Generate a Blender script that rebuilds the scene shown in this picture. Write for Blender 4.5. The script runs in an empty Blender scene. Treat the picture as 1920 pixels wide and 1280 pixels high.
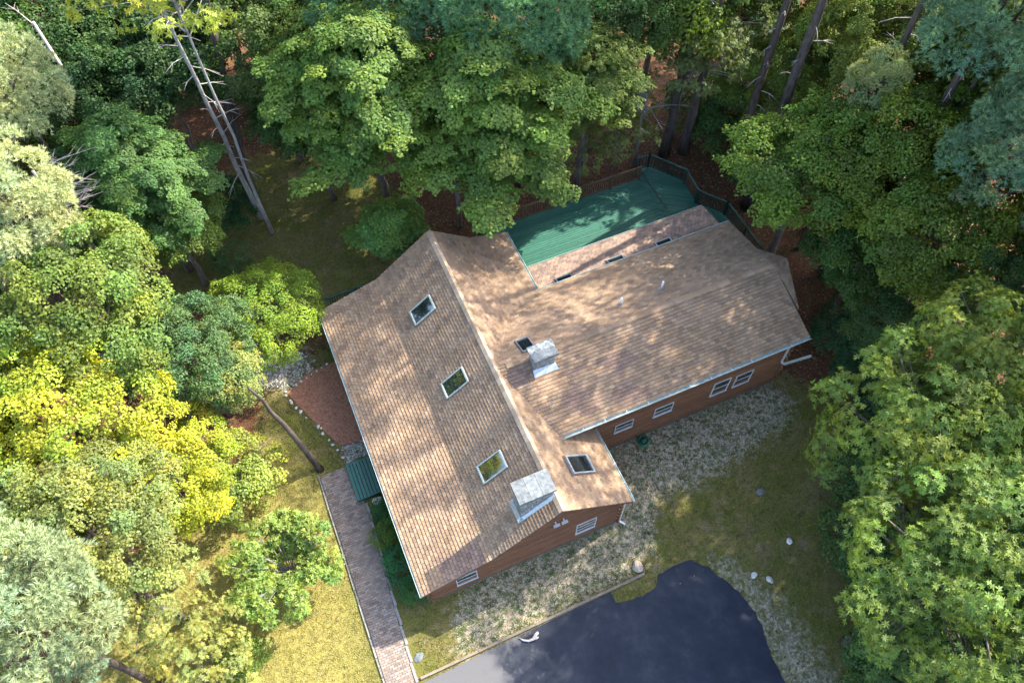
import bpy, bmesh, math, random
import numpy as np
from mathutils import Matrix, Vector

# ------------------------------------------------------------------ camera, world, sun, exposure
scene = bpy.context.scene
col = scene.collection
CAM_H = 33.0
RIGHT = Vector((0.99978842, -0.01759566, -0.01065367))
UP = Vector((0.02056959, 0.85524016, 0.51782349))
FWD = Vector((0.0, 0.51793307, -0.85542114))
cam_data = bpy.data.cameras.new('camera')
cam = bpy.data.objects.new('camera', cam_data)
col.objects.link(cam)
m = Matrix((RIGHT, UP, -FWD)).transposed().to_4x4()
m.translation = Vector((0, 0, CAM_H))
cam.matrix_world = m
cam_data.sensor_width = 36.0
cam_data.lens = 1460.29 / 1920 * 36.0
cam_data.clip_end = 2000
scene.camera = cam

SUN_AZ = math.radians(33)          # direction to the sun, counter-clockwise from +X
SUN_EL = math.radians(42.5)
world = bpy.data.worlds.new('World')
scene.world = world
world.use_nodes = True
wn = world.node_tree
bg = wn.nodes['Background']
sky = wn.nodes.new('ShaderNodeTexSky')
sky.sky_type = 'NISHITA'
sky.sun_disc = False
sky.sun_elevation = SUN_EL
sky.sun_rotation = math.pi / 2 - SUN_AZ
sky.air_density = 1.0
sky.dust_density = 2.2
wn.links.new(sky.outputs[0], bg.inputs[0])
bg.inputs[1].default_value = 0.15
sun_data = bpy.data.lights.new('sun', 'SUN')
sun_data.energy = 2.9
sun_data.angle = math.radians(0.55)
sun_data.color = (1.0, 0.93, 0.80)
sun = bpy.data.objects.new('sun', sun_data)
col.objects.link(sun)
sdir = Vector((math.cos(SUN_AZ) * math.cos(SUN_EL), math.sin(SUN_AZ) * math.cos(SUN_EL), math.sin(SUN_EL)))
sun.rotation_euler = sdir.to_track_quat('Z', 'Y').to_euler()
sun.location = sdir * 80
scene.view_settings.view_transform = 'Standard'
scene.view_settings.look = 'None'
scene.view_settings.exposure = 2.32
scene.view_settings.gamma = 1.0
scene.view_settings.use_curve_mapping = False

# ------------------------------------------------------------------ house frame (u along the wing, v along the main ridge)
X0, Y0, TH = -3.659, 7.166, 0.38789
CT, ST = math.cos(TH), math.sin(TH)
L = 14.315
UB, ZW, ZB = 2.976, 2.365, 3.293
UR, ZR = 5.828, 5.496
UE, ZE = 9.058, 2.958
UE1, ZE1, UE2, ZE2 = 7.735, 3.998, 9.575, 3.501
VR, ZWR = 6.458, 5.445
VS, ZWS = 3.155, 4.382
VN = 10.554


def W(u, v, z=0.0):
    return Vector((X0 + u * CT - v * ST, Y0 + u * ST + v * CT, z))


rng = np.random.default_rng(7)
random.seed(7)

# ------------------------------------------------------------------ materials
MATS = {}


def nodes(name):
    mt = bpy.data.materials.new(name)
    mt.use_nodes = True
    MATS[name] = mt
    nt = mt.node_tree
    return mt, nt, nt.nodes['Principled BSDF']


def N(nt, typ, **kw):
    n = nt.nodes.new(typ)
    for k, v in kw.items():
        if k.startswith('i_'):
            key = k[2:]
            n.inputs[int(key) if key.isdigit() else key].default_value = v
        else:
            setattr(n, k, v)
    return n


def noise(nt, scale, detail=4, rough=0.6, coord=None):
    n = N(nt, 'ShaderNodeTexNoise')
    n.inputs['Scale'].default_value = scale
    n.inputs['Detail'].default_value = detail
    n.inputs['Roughness'].default_value = rough
    if coord is not None:
        nt.links.new(coord, n.inputs['Vector'])
    return n


def ramp(nt, fac, stops):
    r = N(nt, 'ShaderNodeValToRGB')
    el = r.color_ramp.elements
    while len(el) < len(stops):
        el.new(0.5)
    for e, (p, c) in zip(el, stops):
        e.position = p
        e.color = (*c, 1) if len(c) == 3 else c
    nt.links.new(fac, r.inputs[0])
    return r


def mix(nt, fac, a, b, mode='MIX'):
    n = N(nt, 'ShaderNodeMix', data_type='RGBA', blend_type=mode)
    if isinstance(fac, (int, float)):
        n.inputs[0].default_value = fac
    else:
        nt.links.new(fac, n.inputs[0])
    for i, x in ((6, a), (7, b)):
        if isinstance(x, tuple):
            n.inputs[i].default_value = (*x, 1)
        else:
            nt.links.new(x, n.inputs[i])
    return n.outputs[2]


def bump(nt, b, h, strength=0.4, dist=0.02):
    bn = N(nt, 'ShaderNodeBump')
    bn.inputs['Strength'].default_value = strength
    bn.inputs['Distance'].default_value = dist
    nt.links.new(h, bn.inputs['Height'])
    nt.links.new(bn.outputs[0], b.inputs['Normal'])


def simple(name, c1, c2, scale=6.0, rough=0.7, spec=0.3, metal=0.0, stretch=None, bmp=0.2, coords='Object'):
    mt, nt, b = nodes(name)
    tc = N(nt, 'ShaderNodeTexCoord')
    co = tc.outputs[coords]
    if stretch:
        mp = N(nt, 'ShaderNodeMapping')
        mp.inputs['Scale'].default_value = stretch
        nt.links.new(co, mp.inputs[0])
        co = mp.outputs[0]
    nz = noise(nt, scale, 5, 0.65, co)
    oi = N(nt, 'ShaderNodeObjectInfo')
    r = ramp(nt, nz.outputs[0], [(0.3, c1), (0.7, c2)])
    var = N(nt, 'ShaderNodeMapRange')
    var.inputs[3].default_value = 0.82
    var.inputs[4].default_value = 1.15
    nt.links.new(oi.outputs['Random'], var.inputs[0])
    hs = N(nt, 'ShaderNodeHueSaturation')
    nt.links.new(var.outputs[0], hs.inputs['Value'])
    nt.links.new(r.outputs[0], hs.inputs['Color'])
    nt.links.new(hs.outputs[0], b.inputs['Base Color'])
    b.inputs['Roughness'].default_value = rough
    b.inputs['Specular IOR Level'].default_value = spec
    b.inputs['Metallic'].default_value = metal
    if bmp:
        bump(nt, b, nz.outputs[0], bmp, 0.01)
    return mt


def attr_mat(name, rough=0.8, spec=0.2, fine=30.0, fine_amt=0.25, bmp=0.3, use_obj=False):
    """base colour from the face colour attribute 'col', broken up by fine noise"""
    mt, nt, b = nodes(name)
    at = N(nt, 'ShaderNodeAttribute', attribute_name='col')
    tc = N(nt, 'ShaderNodeTexCoord')
    nz = noise(nt, fine, 3, 0.7, tc.outputs['Object'])
    nz2 = noise(nt, 0.9, 4, 0.6, tc.outputs['Object'])
    mr = N(nt, 'ShaderNodeMapRange')
    mr.inputs[1].default_value = 0.3
    mr.inputs[2].default_value = 0.7
    mr.inputs[3].default_value = 1 - fine_amt
    mr.inputs[4].default_value = 1 + fine_amt
    nt.links.new(nz.outputs[0], mr.inputs[0])
    mr2 = N(nt, 'ShaderNodeMapRange')
    mr2.inputs[1].default_value = 0.3
    mr2.inputs[2].default_value = 0.7
    mr2.inputs[3].default_value = 0.82
    mr2.inputs[4].default_value = 1.15
    nt.links.new(nz2.outputs[0], mr2.inputs[0])
    mu = N(nt, 'ShaderNodeMath', operation='MULTIPLY')
    nt.links.new(mr.outputs[0], mu.inputs[0])
    nt.links.new(mr2.outputs[0], mu.inputs[1])
    vm = N(nt, 'ShaderNodeVectorMath', operation='SCALE')
    nt.links.new(at.outputs['Color'], vm.inputs[0])
    nt.links.new(mu.outputs[0], vm.inputs['Scale'])
    nt.links.new(vm.outputs[0], b.inputs['Base Color'])
    b.inputs['Roughness'].default_value = rough
    b.inputs['Specular IOR Level'].default_value = spec
    if bmp:
        bump(nt, b, nz.outputs[0], bmp, 0.01)
    return mt


def leaf_mat(name, trans=0.38, rough=0.6, gloss=0.02):
    mt, nt, b = nodes(name)
    at = N(nt, 'ShaderNodeAttribute', attribute_name='col')
    oi = N(nt, 'ShaderNodeObjectInfo')
    c = mix(nt, 1.0, at.outputs['Color'], oi.outputs['Color'], 'MULTIPLY')
    out = nt.nodes['Material Output']
    nt.nodes.remove(b)
    d = N(nt, 'ShaderNodeBsdfDiffuse')
    t = N(nt, 'ShaderNodeBsdfTranslucent')
    g = N(nt, 'ShaderNodeBsdfGlossy')
    g.inputs['Roughness'].default_value = rough
    g.inputs['Color'].default_value = (0.9, 0.95, 1, 1)
    tcol = mix(nt, 1.0, c, (1.25, 1.15, 0.45), 'MULTIPLY')
    nt.links.new(c, d.inputs['Color'])
    nt.links.new(tcol, t.inputs['Color'])
    m1 = N(nt, 'ShaderNodeMixShader')
    m1.inputs[0].default_value = trans
    nt.links.new(d.outputs[0], m1.inputs[1])
    nt.links.new(t.outputs[0], m1.inputs[2])
    m2 = N(nt, 'ShaderNodeMixShader')
    m2.inputs[0].default_value = gloss
    nt.links.new(m1.outputs[0], m2.inputs[1])
    nt.links.new(g.outputs[0], m2.inputs[2])
    nt.links.new(m2.outputs[0], out.inputs[0])
    return mt


leaf_mat('leaf')
leaf_mat('needle', trans=0.3, gloss=0.015)
leaf_mat('blade', trans=0.25, gloss=0.02)
attr_mat('shingle', rough=0.9, spec=0.15, fine=45, fine_amt=0.22)
attr_mat('paver', rough=0.9, spec=0.15, fine=40, fine_amt=0.2)
attr_mat('pebble', rough=0.85, spec=0.2, fine=30, fine_amt=0.2)
simple('bark', (0.07, 0.055, 0.045), (0.20, 0.17, 0.15), 9, 0.95, 0.1, stretch=(1, 1, 0.25), bmp=0.6)
simple('bark_grey', (0.16, 0.15, 0.14), (0.38, 0.37, 0.36), 8, 0.95, 0.1, stretch=(1, 1, 0.3), bmp=0.6)
simple('bark_dark', (0.035, 0.03, 0.027), (0.12, 0.095, 0.08), 9, 0.95, 0.1, stretch=(1, 1, 0.25), bmp=0.6)
simple('deadwood', (0.30, 0.26, 0.24), (0.52, 0.46, 0.42), 9, 0.95, 0.1)
simple('log_wood', (0.085, 0.036, 0.018), (0.215, 0.095, 0.045), 3.0, 0.55, 0.35, stretch=(0.6, 0.6, 9), bmp=0.25)
simple('log_backing', (0.03, 0.016, 0.01), (0.06, 0.03, 0.016), 5, 0.9, 0.1)  # dark brown backing slab seen in the gaps between logs
simple('fascia', (0.10, 0.06, 0.04), (0.17, 0.11, 0.08), 6, 0.8, 0.2)
simple('gutter_metal', (0.28, 0.34, 0.31), (0.46, 0.53, 0.49), 5, 0.45, 0.4, bmp=0.05)
simple('white_trim', (0.40, 0.42, 0.43), (0.54, 0.56, 0.57), 8, 0.5, 0.4, bmp=0.05)
simple('green_paint', (0.018, 0.092, 0.066), (0.040, 0.145, 0.104), 4, 0.45, 0.4, stretch=(1, 6, 1), bmp=0.15)
simple('dark_green_paint', (0.008, 0.04, 0.033), (0.018, 0.07, 0.055), 4, 0.5, 0.4, bmp=0.1)
simple('brown_rail', (0.10, 0.06, 0.035), (0.20, 0.12, 0.07), 6, 0.75, 0.2)
simple('lead', (0.24, 0.28, 0.30), (0.48, 0.52, 0.54), 10, 0.4, 0.5, metal=0.5, bmp=0.2)
simple('slab_stone', (0.075, 0.088, 0.092), (0.20, 0.215, 0.22), 7, 0.85, 0.25, bmp=0.3)
simple('lichen_stone', (0.03, 0.037, 0.04), (0.34, 0.36, 0.36), 9, 0.85, 0.25, bmp=0.4)
simple('chimney_stone', (0.10, 0.11, 0.11), (0.34, 0.35, 0.34), 9, 0.9, 0.2, bmp=0.4)
simple('mortar', (0.16, 0.16, 0.15), (0.28, 0.28, 0.27), 20, 0.95, 0.1)
simple('edging', (0.15, 0.145, 0.13), (0.33, 0.31, 0.28), 9, 0.9, 0.2, bmp=0.4)
simple('timber', (0.12, 0.095, 0.07), (0.27, 0.22, 0.17), 7, 0.9, 0.15, stretch=(0.5, 5, 5), bmp=0.4)
simple('pale_rock', (0.42, 0.39, 0.35), (0.66, 0.63, 0.58), 9, 0.9, 0.2, bmp=0.5)
simple('tan_rock', (0.34, 0.26, 0.20), (0.54, 0.44, 0.36), 9, 0.9, 0.2, bmp=0.5)
simple('hose_green', (0.006, 0.10, 0.035), (0.012, 0.20, 0.075), 8, 0.4, 0.5, bmp=0.05)
simple('mulch', (0.13, 0.060, 0.036), (0.42, 0.21, 0.135), 13, 0.95, 0.1, bmp=0.8)
simple('concrete', (0.085, 0.07, 0.055), (0.15, 0.125, 0.10), 9, 0.9, 0.15)
simple('vent_white', (0.70, 0.70, 0.70), (0.85, 0.85, 0.85), 9, 0.4, 0.4, bmp=0)

mt, nt, b = nodes('glass')
b.inputs['Base Color'].default_value = (0.012, 0.018, 0.02, 1)
b.inputs['Roughness'].default_value = 0.04
b.inputs['Specular IOR Level'].default_value = 1.0
b.inputs['IOR'].default_value = 1.9
mt, nt, b = nodes('glass_pale')
b.inputs['Base Color'].default_value = (0.10, 0.14, 0.15, 1)
b.inputs['Roughness'].default_value = 0.08
b.inputs['Specular IOR Level'].default_value = 0.8

# asphalt
mt, nt, b = nodes('asphalt')
tc = N(nt, 'ShaderNodeTexCoord')
n1 = noise(nt, 0.7, 8, 0.72, tc.outputs['Object'])
n2 = noise(nt, 60, 2, 0.7, tc.outputs['Object'])
r1 = ramp(nt, n1.outputs[0], [(0.32, (0.009, 0.013, 0.022)), (0.5, (0.016, 0.021, 0.034)), (0.70, (0.036, 0.040, 0.050))])
# painted sunlight: paler grey where sun falls on the western part of the drive
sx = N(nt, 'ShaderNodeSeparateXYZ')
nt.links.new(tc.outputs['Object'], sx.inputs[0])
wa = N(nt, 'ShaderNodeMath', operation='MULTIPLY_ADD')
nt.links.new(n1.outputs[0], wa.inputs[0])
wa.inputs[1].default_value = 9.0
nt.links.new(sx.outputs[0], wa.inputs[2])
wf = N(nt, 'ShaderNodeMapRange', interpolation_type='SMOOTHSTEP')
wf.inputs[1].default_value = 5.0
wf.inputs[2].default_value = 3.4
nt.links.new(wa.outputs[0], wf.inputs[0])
sunlit_tone = mix(nt, wf.outputs[0], r1.outputs[0], (0.105, 0.103, 0.105))
c = mix(nt, 0.45, sunlit_tone, n2.outputs[0], 'OVERLAY')
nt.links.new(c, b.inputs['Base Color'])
b.inputs['Roughness'].default_value = 0.7
b.inputs['Specular IOR Level'].default_value = 0.28
bump(nt, b, n2.outputs[0], 0.3, 0.004)

# ground: leaf litter, lawn, dry lawn and gravelly straw patches by the 'mask' attribute
mt, nt, b = nodes('ground')
tc = N(nt, 'ShaderNodeTexCoord')
P = tc.outputs['Object']
at = N(nt, 'ShaderNodeAttribute', attribute_name='mask')
sep = N(nt, 'ShaderNodeSeparateColor')
nt.links.new(at.outputs['Color'], sep.inputs[0])
nb = noise(nt, 0.55, 8, 0.75, P)
nb2 = noise(nt, 2.6, 6, 0.7, P)
nf = noise(nt, 16, 4, 0.75, P)
nff = noise(nt, 45, 2, 0.7, P)
vo = N(nt, 'ShaderNodeTexVoronoi', i_Scale=11.0)
nt.links.new(P, vo.inputs['Vector'])
vl = N(nt, 'ShaderNodeTexVoronoi', i_Scale=9.0)
nt.links.new(P, vl.inputs['Vector'])
litter = ramp(nt, nf.outputs[0], [(0.30, (0.030, 0.018, 0.010)), (0.5, (0.105, 0.060, 0.033)), (0.72, (0.21, 0.125, 0.075))])
lit2 = mix(nt, 0.35, litter.outputs[0], vl.outputs['Color'], 'SOFT_LIGHT')
litb = ramp(nt, nb.outputs[0], [(0.35, (0.8, 0.75, 0.7)), (0.65, (1.15, 1.0, 0.95))])
lit3 = mix(nt, 1.0, lit2, litb.outputs[0], 'MULTIPLY')
green = ramp(nt, nf.outputs[0], [(0.28, (0.050, 0.058, 0.010)), (0.5, (0.105, 0.115, 0.022)), (0.75, (0.19, 0.185, 0.050))])
brownish = ramp(nt, nf.outputs[0], [(0.28, (0.090, 0.070, 0.024)), (0.5, (0.175, 0.138, 0.052)), (0.75, (0.27, 0.22, 0.10))])
gfac = ramp(nt, nb.outputs[0], [(0.38, (0, 0, 0)), (0.62, (1, 1, 1))])
lawn0 = mix(nt, gfac.outputs[0], green.outputs[0], brownish.outputs[0])
nd_ = noise(nt, 1.1, 7, 0.75, P)
nd_.inputs['Distortion'].default_value = 0.6
dirt = ramp(nt, nf.outputs[0], [(0.28, (0.11, 0.080, 0.048)), (0.5, (0.20, 0.15, 0.095)), (0.75, (0.32, 0.25, 0.17))])
dirtf = ramp(nt, nd_.outputs[0], [(0.54, (0, 0, 0)), (0.66, (0.85, 0.85, 0.85))])
lawn = mix(nt, dirtf.outputs[0], lawn0, dirt.outputs[0])
dry = ramp(nt, nf.outputs[0], [(0.25, (0.13, 0.125, 0.028)), (0.5, (0.25, 0.215, 0.060)), (0.75, (0.38, 0.32, 0.13))])
dfac = ramp(nt, nb2.outputs[0], [(0.3, (0.25, 0.25, 0.25)), (0.55, (1, 1, 1))])
dm = N(nt, 'ShaderNodeMath', operation='MULTIPLY')
nt.links.new(sep.outputs[2], dm.inputs[0])
nt.links.new(dfac.outputs[0], dm.inputs[1])
lawn2 = mix(nt, dm.outputs[0], lawn, dry.outputs[0])
gr = ramp(nt, vo.outputs['Color'], [(0.2, (0.20, 0.165, 0.115)), (0.5, (0.31, 0.262, 0.188)), (0.8, (0.42, 0.365, 0.275))])
gr1 = mix(nt, 0.6, gr.outputs[0], nff.outputs[0], 'OVERLAY')
gw_ = ramp(nt, nb2.outputs[0], [(0.50, (0, 0, 0)), (0.66, (0.7, 0.7, 0.7))])
gr2 = mix(nt, gw_.outputs[0], gr1, green.outputs[0])


def edge(sock, lo=0.42, hi=0.58):
    a = N(nt, 'ShaderNodeMath', operation='SUBTRACT')
    nt.links.new(nb2.outputs[0], a.inputs[0])
    a.inputs[1].default_value = 0.5
    c_ = N(nt, 'ShaderNodeMath', operation='MULTIPLY_ADD')
    nt.links.new(a.outputs[0], c_.inputs[0])
    c_.inputs[1].default_value = 1.5
    nt.links.new(sock, c_.inputs[2])
    mr_ = N(nt, 'ShaderNodeMapRange', interpolation_type='SMOOTHSTEP')
    mr_.inputs[1].default_value = lo
    mr_.inputs[2].default_value = hi
    nt.links.new(c_.outputs[0], mr_.inputs[0])
    return mr_.outputs[0]


g1 = mix(nt, edge(sep.outputs[0]), lit3, lawn2)
g2 = mix(nt, edge(sep.outputs[1], 0.38, 0.62), g1, gr2)
nt.links.new(g2, b.inputs['Base Color'])
b.inputs['Roughness'].default_value = 0.95
b.inputs['Specular IOR Level'].default_value = 0.1
bump(nt, b, nf.outputs[0], 0.9, 0.05)


# ------------------------------------------------------------------ mesh helpers
def add_obj(name, me, parent=None, mat=None, loc=None, rotz=0.0):
    o = bpy.data.objects.new(name, me)
    col.objects.link(o)
    if mat and me is not None and not me.materials:
        me.materials.append(MATS[mat])
    if parent is not None:
        o.parent = parent
    if loc is not None:
        o.location = loc
    if rotz:
        o.rotation_euler = (0, 0, rotz)
    return o


def tag(o, label=None, cat=None, group=None, kind=None):
    if label:
        o['label'] = label
    if cat:
        o['category'] = cat
    if group:
        o['group'] = group
    if kind:
        o['kind'] = kind
    return o


def thing(name, label, cat, loc, rotz=0.0, group=None):
    o = bpy.data.objects.new(name, None)
    col.objects.link(o)
    o.empty_display_size = 0.3
    o.location = loc
    o.rotation_euler = (0, 0, rotz)
    return tag(o, label, cat, group)


def pymesh(name, v, f, mat=None, fcol=None, smooth=False):
    me = bpy.data.meshes.new(name)
    me.from_pydata([tuple(map(float, p)) for p in v], [], f)
    if fcol is not None:
        a = me.attributes.new('col', 'FLOAT_COLOR', 'FACE')
        buf = np.ones((len(f), 4), np.float32)
        buf[:, :3] = np.asarray(fcol, np.float32)
        a.data.foreach_set('color', buf.ravel())
    if smooth:
        me.polygons.foreach_set('use_smooth', [True] * len(me.polygons))
    if mat:
        me.materials.append(MATS[mat])
    me.update()
    return me


class MB:
    def __init__(self):
        self.v = []
        self.f = []
        self.c = []

    def add(self, v, f, c=None):
        n = len(self.v)
        self.v.extend(v)
        self.f.extend([[i + n for i in q] for q in f])
        if c is not None:
            self.c.extend([c] * len(f))
        return self

    def box(self, a, b, c=None):
        x0, y0, z0 = a
        x1, y1, z1 = b
        v = [(x0, y0, z0), (x1, y0, z0), (x1, y1, z0), (x0, y1, z0), (x0, y0, z1), (x1, y0, z1), (x1, y1, z1), (x0, y1, z1)]
        f = [[0, 3, 2, 1], [4, 5, 6, 7], [0, 1, 5, 4], [1, 2, 6, 5], [2, 3, 7, 6], [3, 0, 4, 7]]
        return self.add(v, f, c)

    def bar(self, p, q, w, h, up=(0, 0, 1), c=None):
        """square bar from p to q"""
        p, q = Vector(p), Vector(q)
        d = (q - p).normalized()
        s = d.cross(Vector(up))
        if s.length < 1e-4:
            s = Vector((1, 0, 0))
        s.normalize()
        t = s.cross(d)
        o = [s * w / 2 + t * h / 2, -s * w / 2 + t * h / 2, -s * w / 2 - t * h / 2, s * w / 2 - t * h / 2]
        v = [tuple(p + k) for k in o] + [tuple(q + k) for k in o]
        f = [[0, 1, 2, 3], [7, 6, 5, 4], [0, 4, 5, 1], [1, 5, 6, 2], [2, 6, 7, 3], [3, 7, 4, 0]]
        return self.add(v, f, c)

    def tube(self, pts, rad, n=7, cap=True):
        pts = [Vector(p) for p in pts]
        rings = []
        base = len(self.v)
        up = Vector((0.13, 0.31, 0.94))
        for i, p in enumerate(pts):
            d = (pts[min(i + 1, len(pts) - 1)] - pts[max(i - 1, 0)]).normalized()
            s = d.cross(up if abs(d.dot(up)) < 0.95 else Vector((1, 0, 0))).normalized()
            t = d.cross(s)
            r = rad[i] if hasattr(rad, '__len__') else rad
            for k in range(n):
                a = 2 * math.pi * k / n
                self.v.append(tuple(p + (s * math.cos(a) + t * math.sin(a)) * r))
        for i in range(len(pts) - 1):
            for k in range(n):
                a = base + i * n + k
                b_ = base + i * n + (k + 1) % n
                self.f.append([a, b_, b_ + n, a + n])
        if cap:
            self.f.append([base + k for k in range(n)][::-1])
            self.f.append([base + (len(pts) - 1) * n + k for k in range(n)])
        return self

    def mesh(self, name, mat=None, smooth=False):
        return pymesh(name, self.v, self.f, mat, self.c if self.c else None, smooth)

    def build(self, name, mat, parent=None, smooth=False, loc=None, rotz=0):
        return add_obj(name, self.mesh(name, mat, smooth), parent, None, loc, rotz)


def np_mesh(name, verts, nper, cols, mat):
    """many separate n-gons: verts (N*nper,3), cols (N,3)"""
    verts = np.asarray(verts, np.float32).reshape(-1, 3)
    nv = len(verts)
    nf_ = nv // nper
    me = bpy.data.meshes.new(name)
    me.vertices.add(nv)
    me.vertices.foreach_set('co', verts.ravel())
    me.loops.add(nv)
    me.loops.foreach_set('vertex_index', np.arange(nv, dtype=np.int32))
    me.polygons.add(nf_)
    me.polygons.foreach_set('loop_start', np.arange(nf_, dtype=np.int32) * nper)
    me.polygons.foreach_set('loop_total', np.full(nf_, nper, np.int32))
    a = me.attributes.new('col', 'FLOAT_COLOR', 'FACE')
    buf = np.ones((nf_, 4), np.float32)
    buf[:, :3] = cols
    a.data.foreach_set('color', buf.ravel())
    me.materials.append(MATS[mat])
    me.update()
    me.validate()
    return me


def unit(a):
    return a / np.maximum(np.linalg.norm(a, axis=-1, keepdims=True), 1e-9)


# ------------------------------------------------------------------ ground sheet
def sdist(px, py, poly):
    """signed distance, positive inside"""
    poly = np.asarray(poly, float)
    d2 = np.full(px.shape, 1e18)
    ins = np.zeros(px.shape, bool)
    n = len(poly)
    for i in range(n):
        a = poly[i]
        b_ = poly[(i + 1) % n]
        e = b_ - a
        t = np.clip(((px - a[0]) * e[0] + (py - a[1]) * e[1]) / (e @ e), 0, 1)
        d2 = np.minimum(d2, (px - a[0] - t * e[0]) ** 2 + (py - a[1] - t * e[1]) ** 2)
        cr = (a[1] > py) != (b_[1] > py)
        xi = a[0] + (py - a[1]) / np.where(abs(e[1]) < 1e-9, 1e-9, e[1]) * e[0]
        ins ^= cr & (px < xi)
    return np.where(ins, 1, -1) * np.sqrt(d2)


def uvpoly(pts):
    return [tuple(W(u, v)[:2]) for u, v in pts]


LAWNS = [
    [(-20, 2), (-17, 5), (-15.5, 9.5), (-12.2, 12.5), (-11.8, 17.6), (-9, 20.5), (-17.5, 22.8), (-18.5, 27), (-15.5, 33), (-9, 33.5), (-4, 27),
     (-6, 20), (3, 12), (12, 19), (15.6, 15.6), (15.2, 9), (13.6, 4), (14, -8), (-12, -8)],
]
GRAVEL = [uvpoly([(9.0, 3.6), (18.6, 3.6), (19.0, 2.2), (18.2, 1.3), (16.0, 0.9), (14.0, 0.5), (12.3, 0.4), (11.0, 0.6), (10.2, -0.4), (9.6, -1.5), (8.4, -1.9),
                  (5.5, -2.2), (2.0, -2.3), (0.6, -2.1), (0.8, -0.6), (2.2, 0.4), (8.7, 0.4), (8.8, 3.6)]),
          uvpoly([(11.5, -2.6), (12.3, -3.0), (13.3, -5.0), (13.6, -7.4), (14, -10), (11.9, -10), (11.9, -7.2), (12.2, -5.6), (12.0, -4.2)]),
          uvpoly([(-4.2, 13.4), (-2.6, 12.4), (-1.3, 13.0), (-1.4, 14.0), (-3.0, 15.0), (-4.6, 14.6)])]
DRY = [[(-20, 1), (-17, 5), (-15.5, 9.5), (-12.5, 12.5), (-9.9, 14.2), (-7.9, 12.6), (-7.3, 9.4), (-5.9, 5.2), (-5, 1)]]


def axis(lo, hi, step, far):
    a = list(np.arange(lo, hi + 1e-6, step))
    s = step
    x = a[0]
    pre = []
    while x > -far:
        s *= 1.6
        x -= s
        pre.append(x)
    x = a[-1]
    s = step
    post = []
    while x < far:
        s *= 1.6
        x += s
        post.append(x)
    return np.array(pre[::-1] + a + post)


def ground_z(x, y):
    z = 0.05 * np.sin(x * 0.31 + 1.3) * np.cos(y * 0.27) + 0.03 * np.sin(x * 0.9 + y * 0.7)
    z = z - 0.08
    # level pad round the house, the path and the drive
    u = (x - X0) * CT + (y - Y0) * ST
    v = -(x - X0) * ST + (y - Y0) * CT
    d = np.maximum(np.maximum(-4 - u, u - 20), np.maximum(-12 - v, v - 17))
    k = np.clip(d / 6.0, 0, 1)
    return z * k


gx = axis(-40, 40, 0.4, 500)
gy = axis(-6, 62, 0.4, 500)
GX, GY = np.meshgrid(gx, gy)
gz = ground_z(GX, GY)
verts = np.stack([GX, GY, gz], -1).reshape(-1, 3)
nx, ny = len(gx), len(gy)
idx = np.arange(nx * ny).reshape(ny, nx)
quads = np.stack([idx[:-1, :-1], idx[:-1, 1:], idx[1:, 1:], idx[1:, :-1]], -1).reshape(-1, 4)
me = bpy.data.meshes.new('ground')
me.vertices.add(len(verts))
me.vertices.foreach_set('co', verts.astype(np.float32).ravel())
me.loops.add(quads.size)
me.loops.foreach_set('vertex_index', quads.astype(np.int32).ravel())
me.polygons.add(len(quads))
me.polygons.foreach_set('loop_start', np.arange(len(quads), dtype=np.int32) * 4)
me.polygons.foreach_set('loop_total', np.full(len(quads), 4, np.int32))
mk = np.zeros((len(verts), 4), np.float32)
mk[:, 3] = 1


def soft(polys, w):
    r = np.full(len(verts), -1e9)
    for p in polys:
        r = np.maximum(r, sdist(verts[:, 0], verts[:, 1], p))
    return np.clip(0.5 + r / (2 * w), 0, 1)


mk[:, 0] = soft(LAWNS, 1.2)
mk[:, 1] = soft(GRAVEL, 1.7)
mk[:, 2] = soft(DRY, 1.0)
a = me.attributes.new('mask', 'FLOAT_COLOR', 'POINT')
a.data.foreach_set('color', mk.ravel())
me.materials.append(MATS['ground'])
me.update()
me.validate()
tag(add_obj('ground', me), kind='structure')


def flat_poly(name, pts, z, mat, thick=0.03, jitter=0.0):
    n = len(pts)
    v = [(p[0], p[1], z) for p in pts] + [(p[0], p[1], z - thick) for p in pts]
    f = [list(range(n))] + [[i, i + n, (i + 1) % n + n, (i + 1) % n] for i in range(n)]
    return add_obj(name, pymesh(name, v, f, mat))


def rough_line(pts, step, amp, seed, closed=False):
    r = random.Random(seed)
    out = []
    n = len(pts)
    for i in range(n if closed else n - 1):
        a_, b_ = Vector(pts[i]), Vector(pts[(i + 1) % n])
        k = max(1, int((b_ - a_).length / step))
        for j in range(k):
            p = a_.lerp(b_, j / k)
            out.append((p.x + r.uniform(-amp, amp), p.y + r.uniform(-amp, amp)))
    if not closed:
        out.append(tuple(pts[-1]))
    return out


# driveway: straight northern edge along the timbers, ragged eastern edge
north = [tuple(W(u, v)[:2]) for u, v in [(-1.2, -2.48), (2.7, -2.38), (5.2, -2.32)]] + \
    rough_line([tuple(W(u, v)[:2]) for u, v in [(7.2, -2.30), (7.22, -2.78), (8.2, -2.95), (9.0, -2.86), (9.35, -2.45), (10.1, -2.36), (10.95, -2.46)]], 0.16, 0.035, 3)
east = rough_line([tuple(W(u, v)[:2]) for u, v in [(10.99, -2.51), (11.4, -3.0), (11.75, -3.7), (12.04, -4.4), (12.22, -5.2), (12.15, -6.0), (11.95, -7.0), (11.88, -7.8), (11.9, -8.6), (12.4, -11), (13, -16)]], 0.18, 0.04, 4)
rest = [tuple(W(u, v)[:2]) for u, v in [(-3.5, -16), (-3.0, -6.0), (-2.6, -3.2)]]
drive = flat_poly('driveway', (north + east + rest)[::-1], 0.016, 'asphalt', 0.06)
tag(drive, kind='structure')

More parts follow.
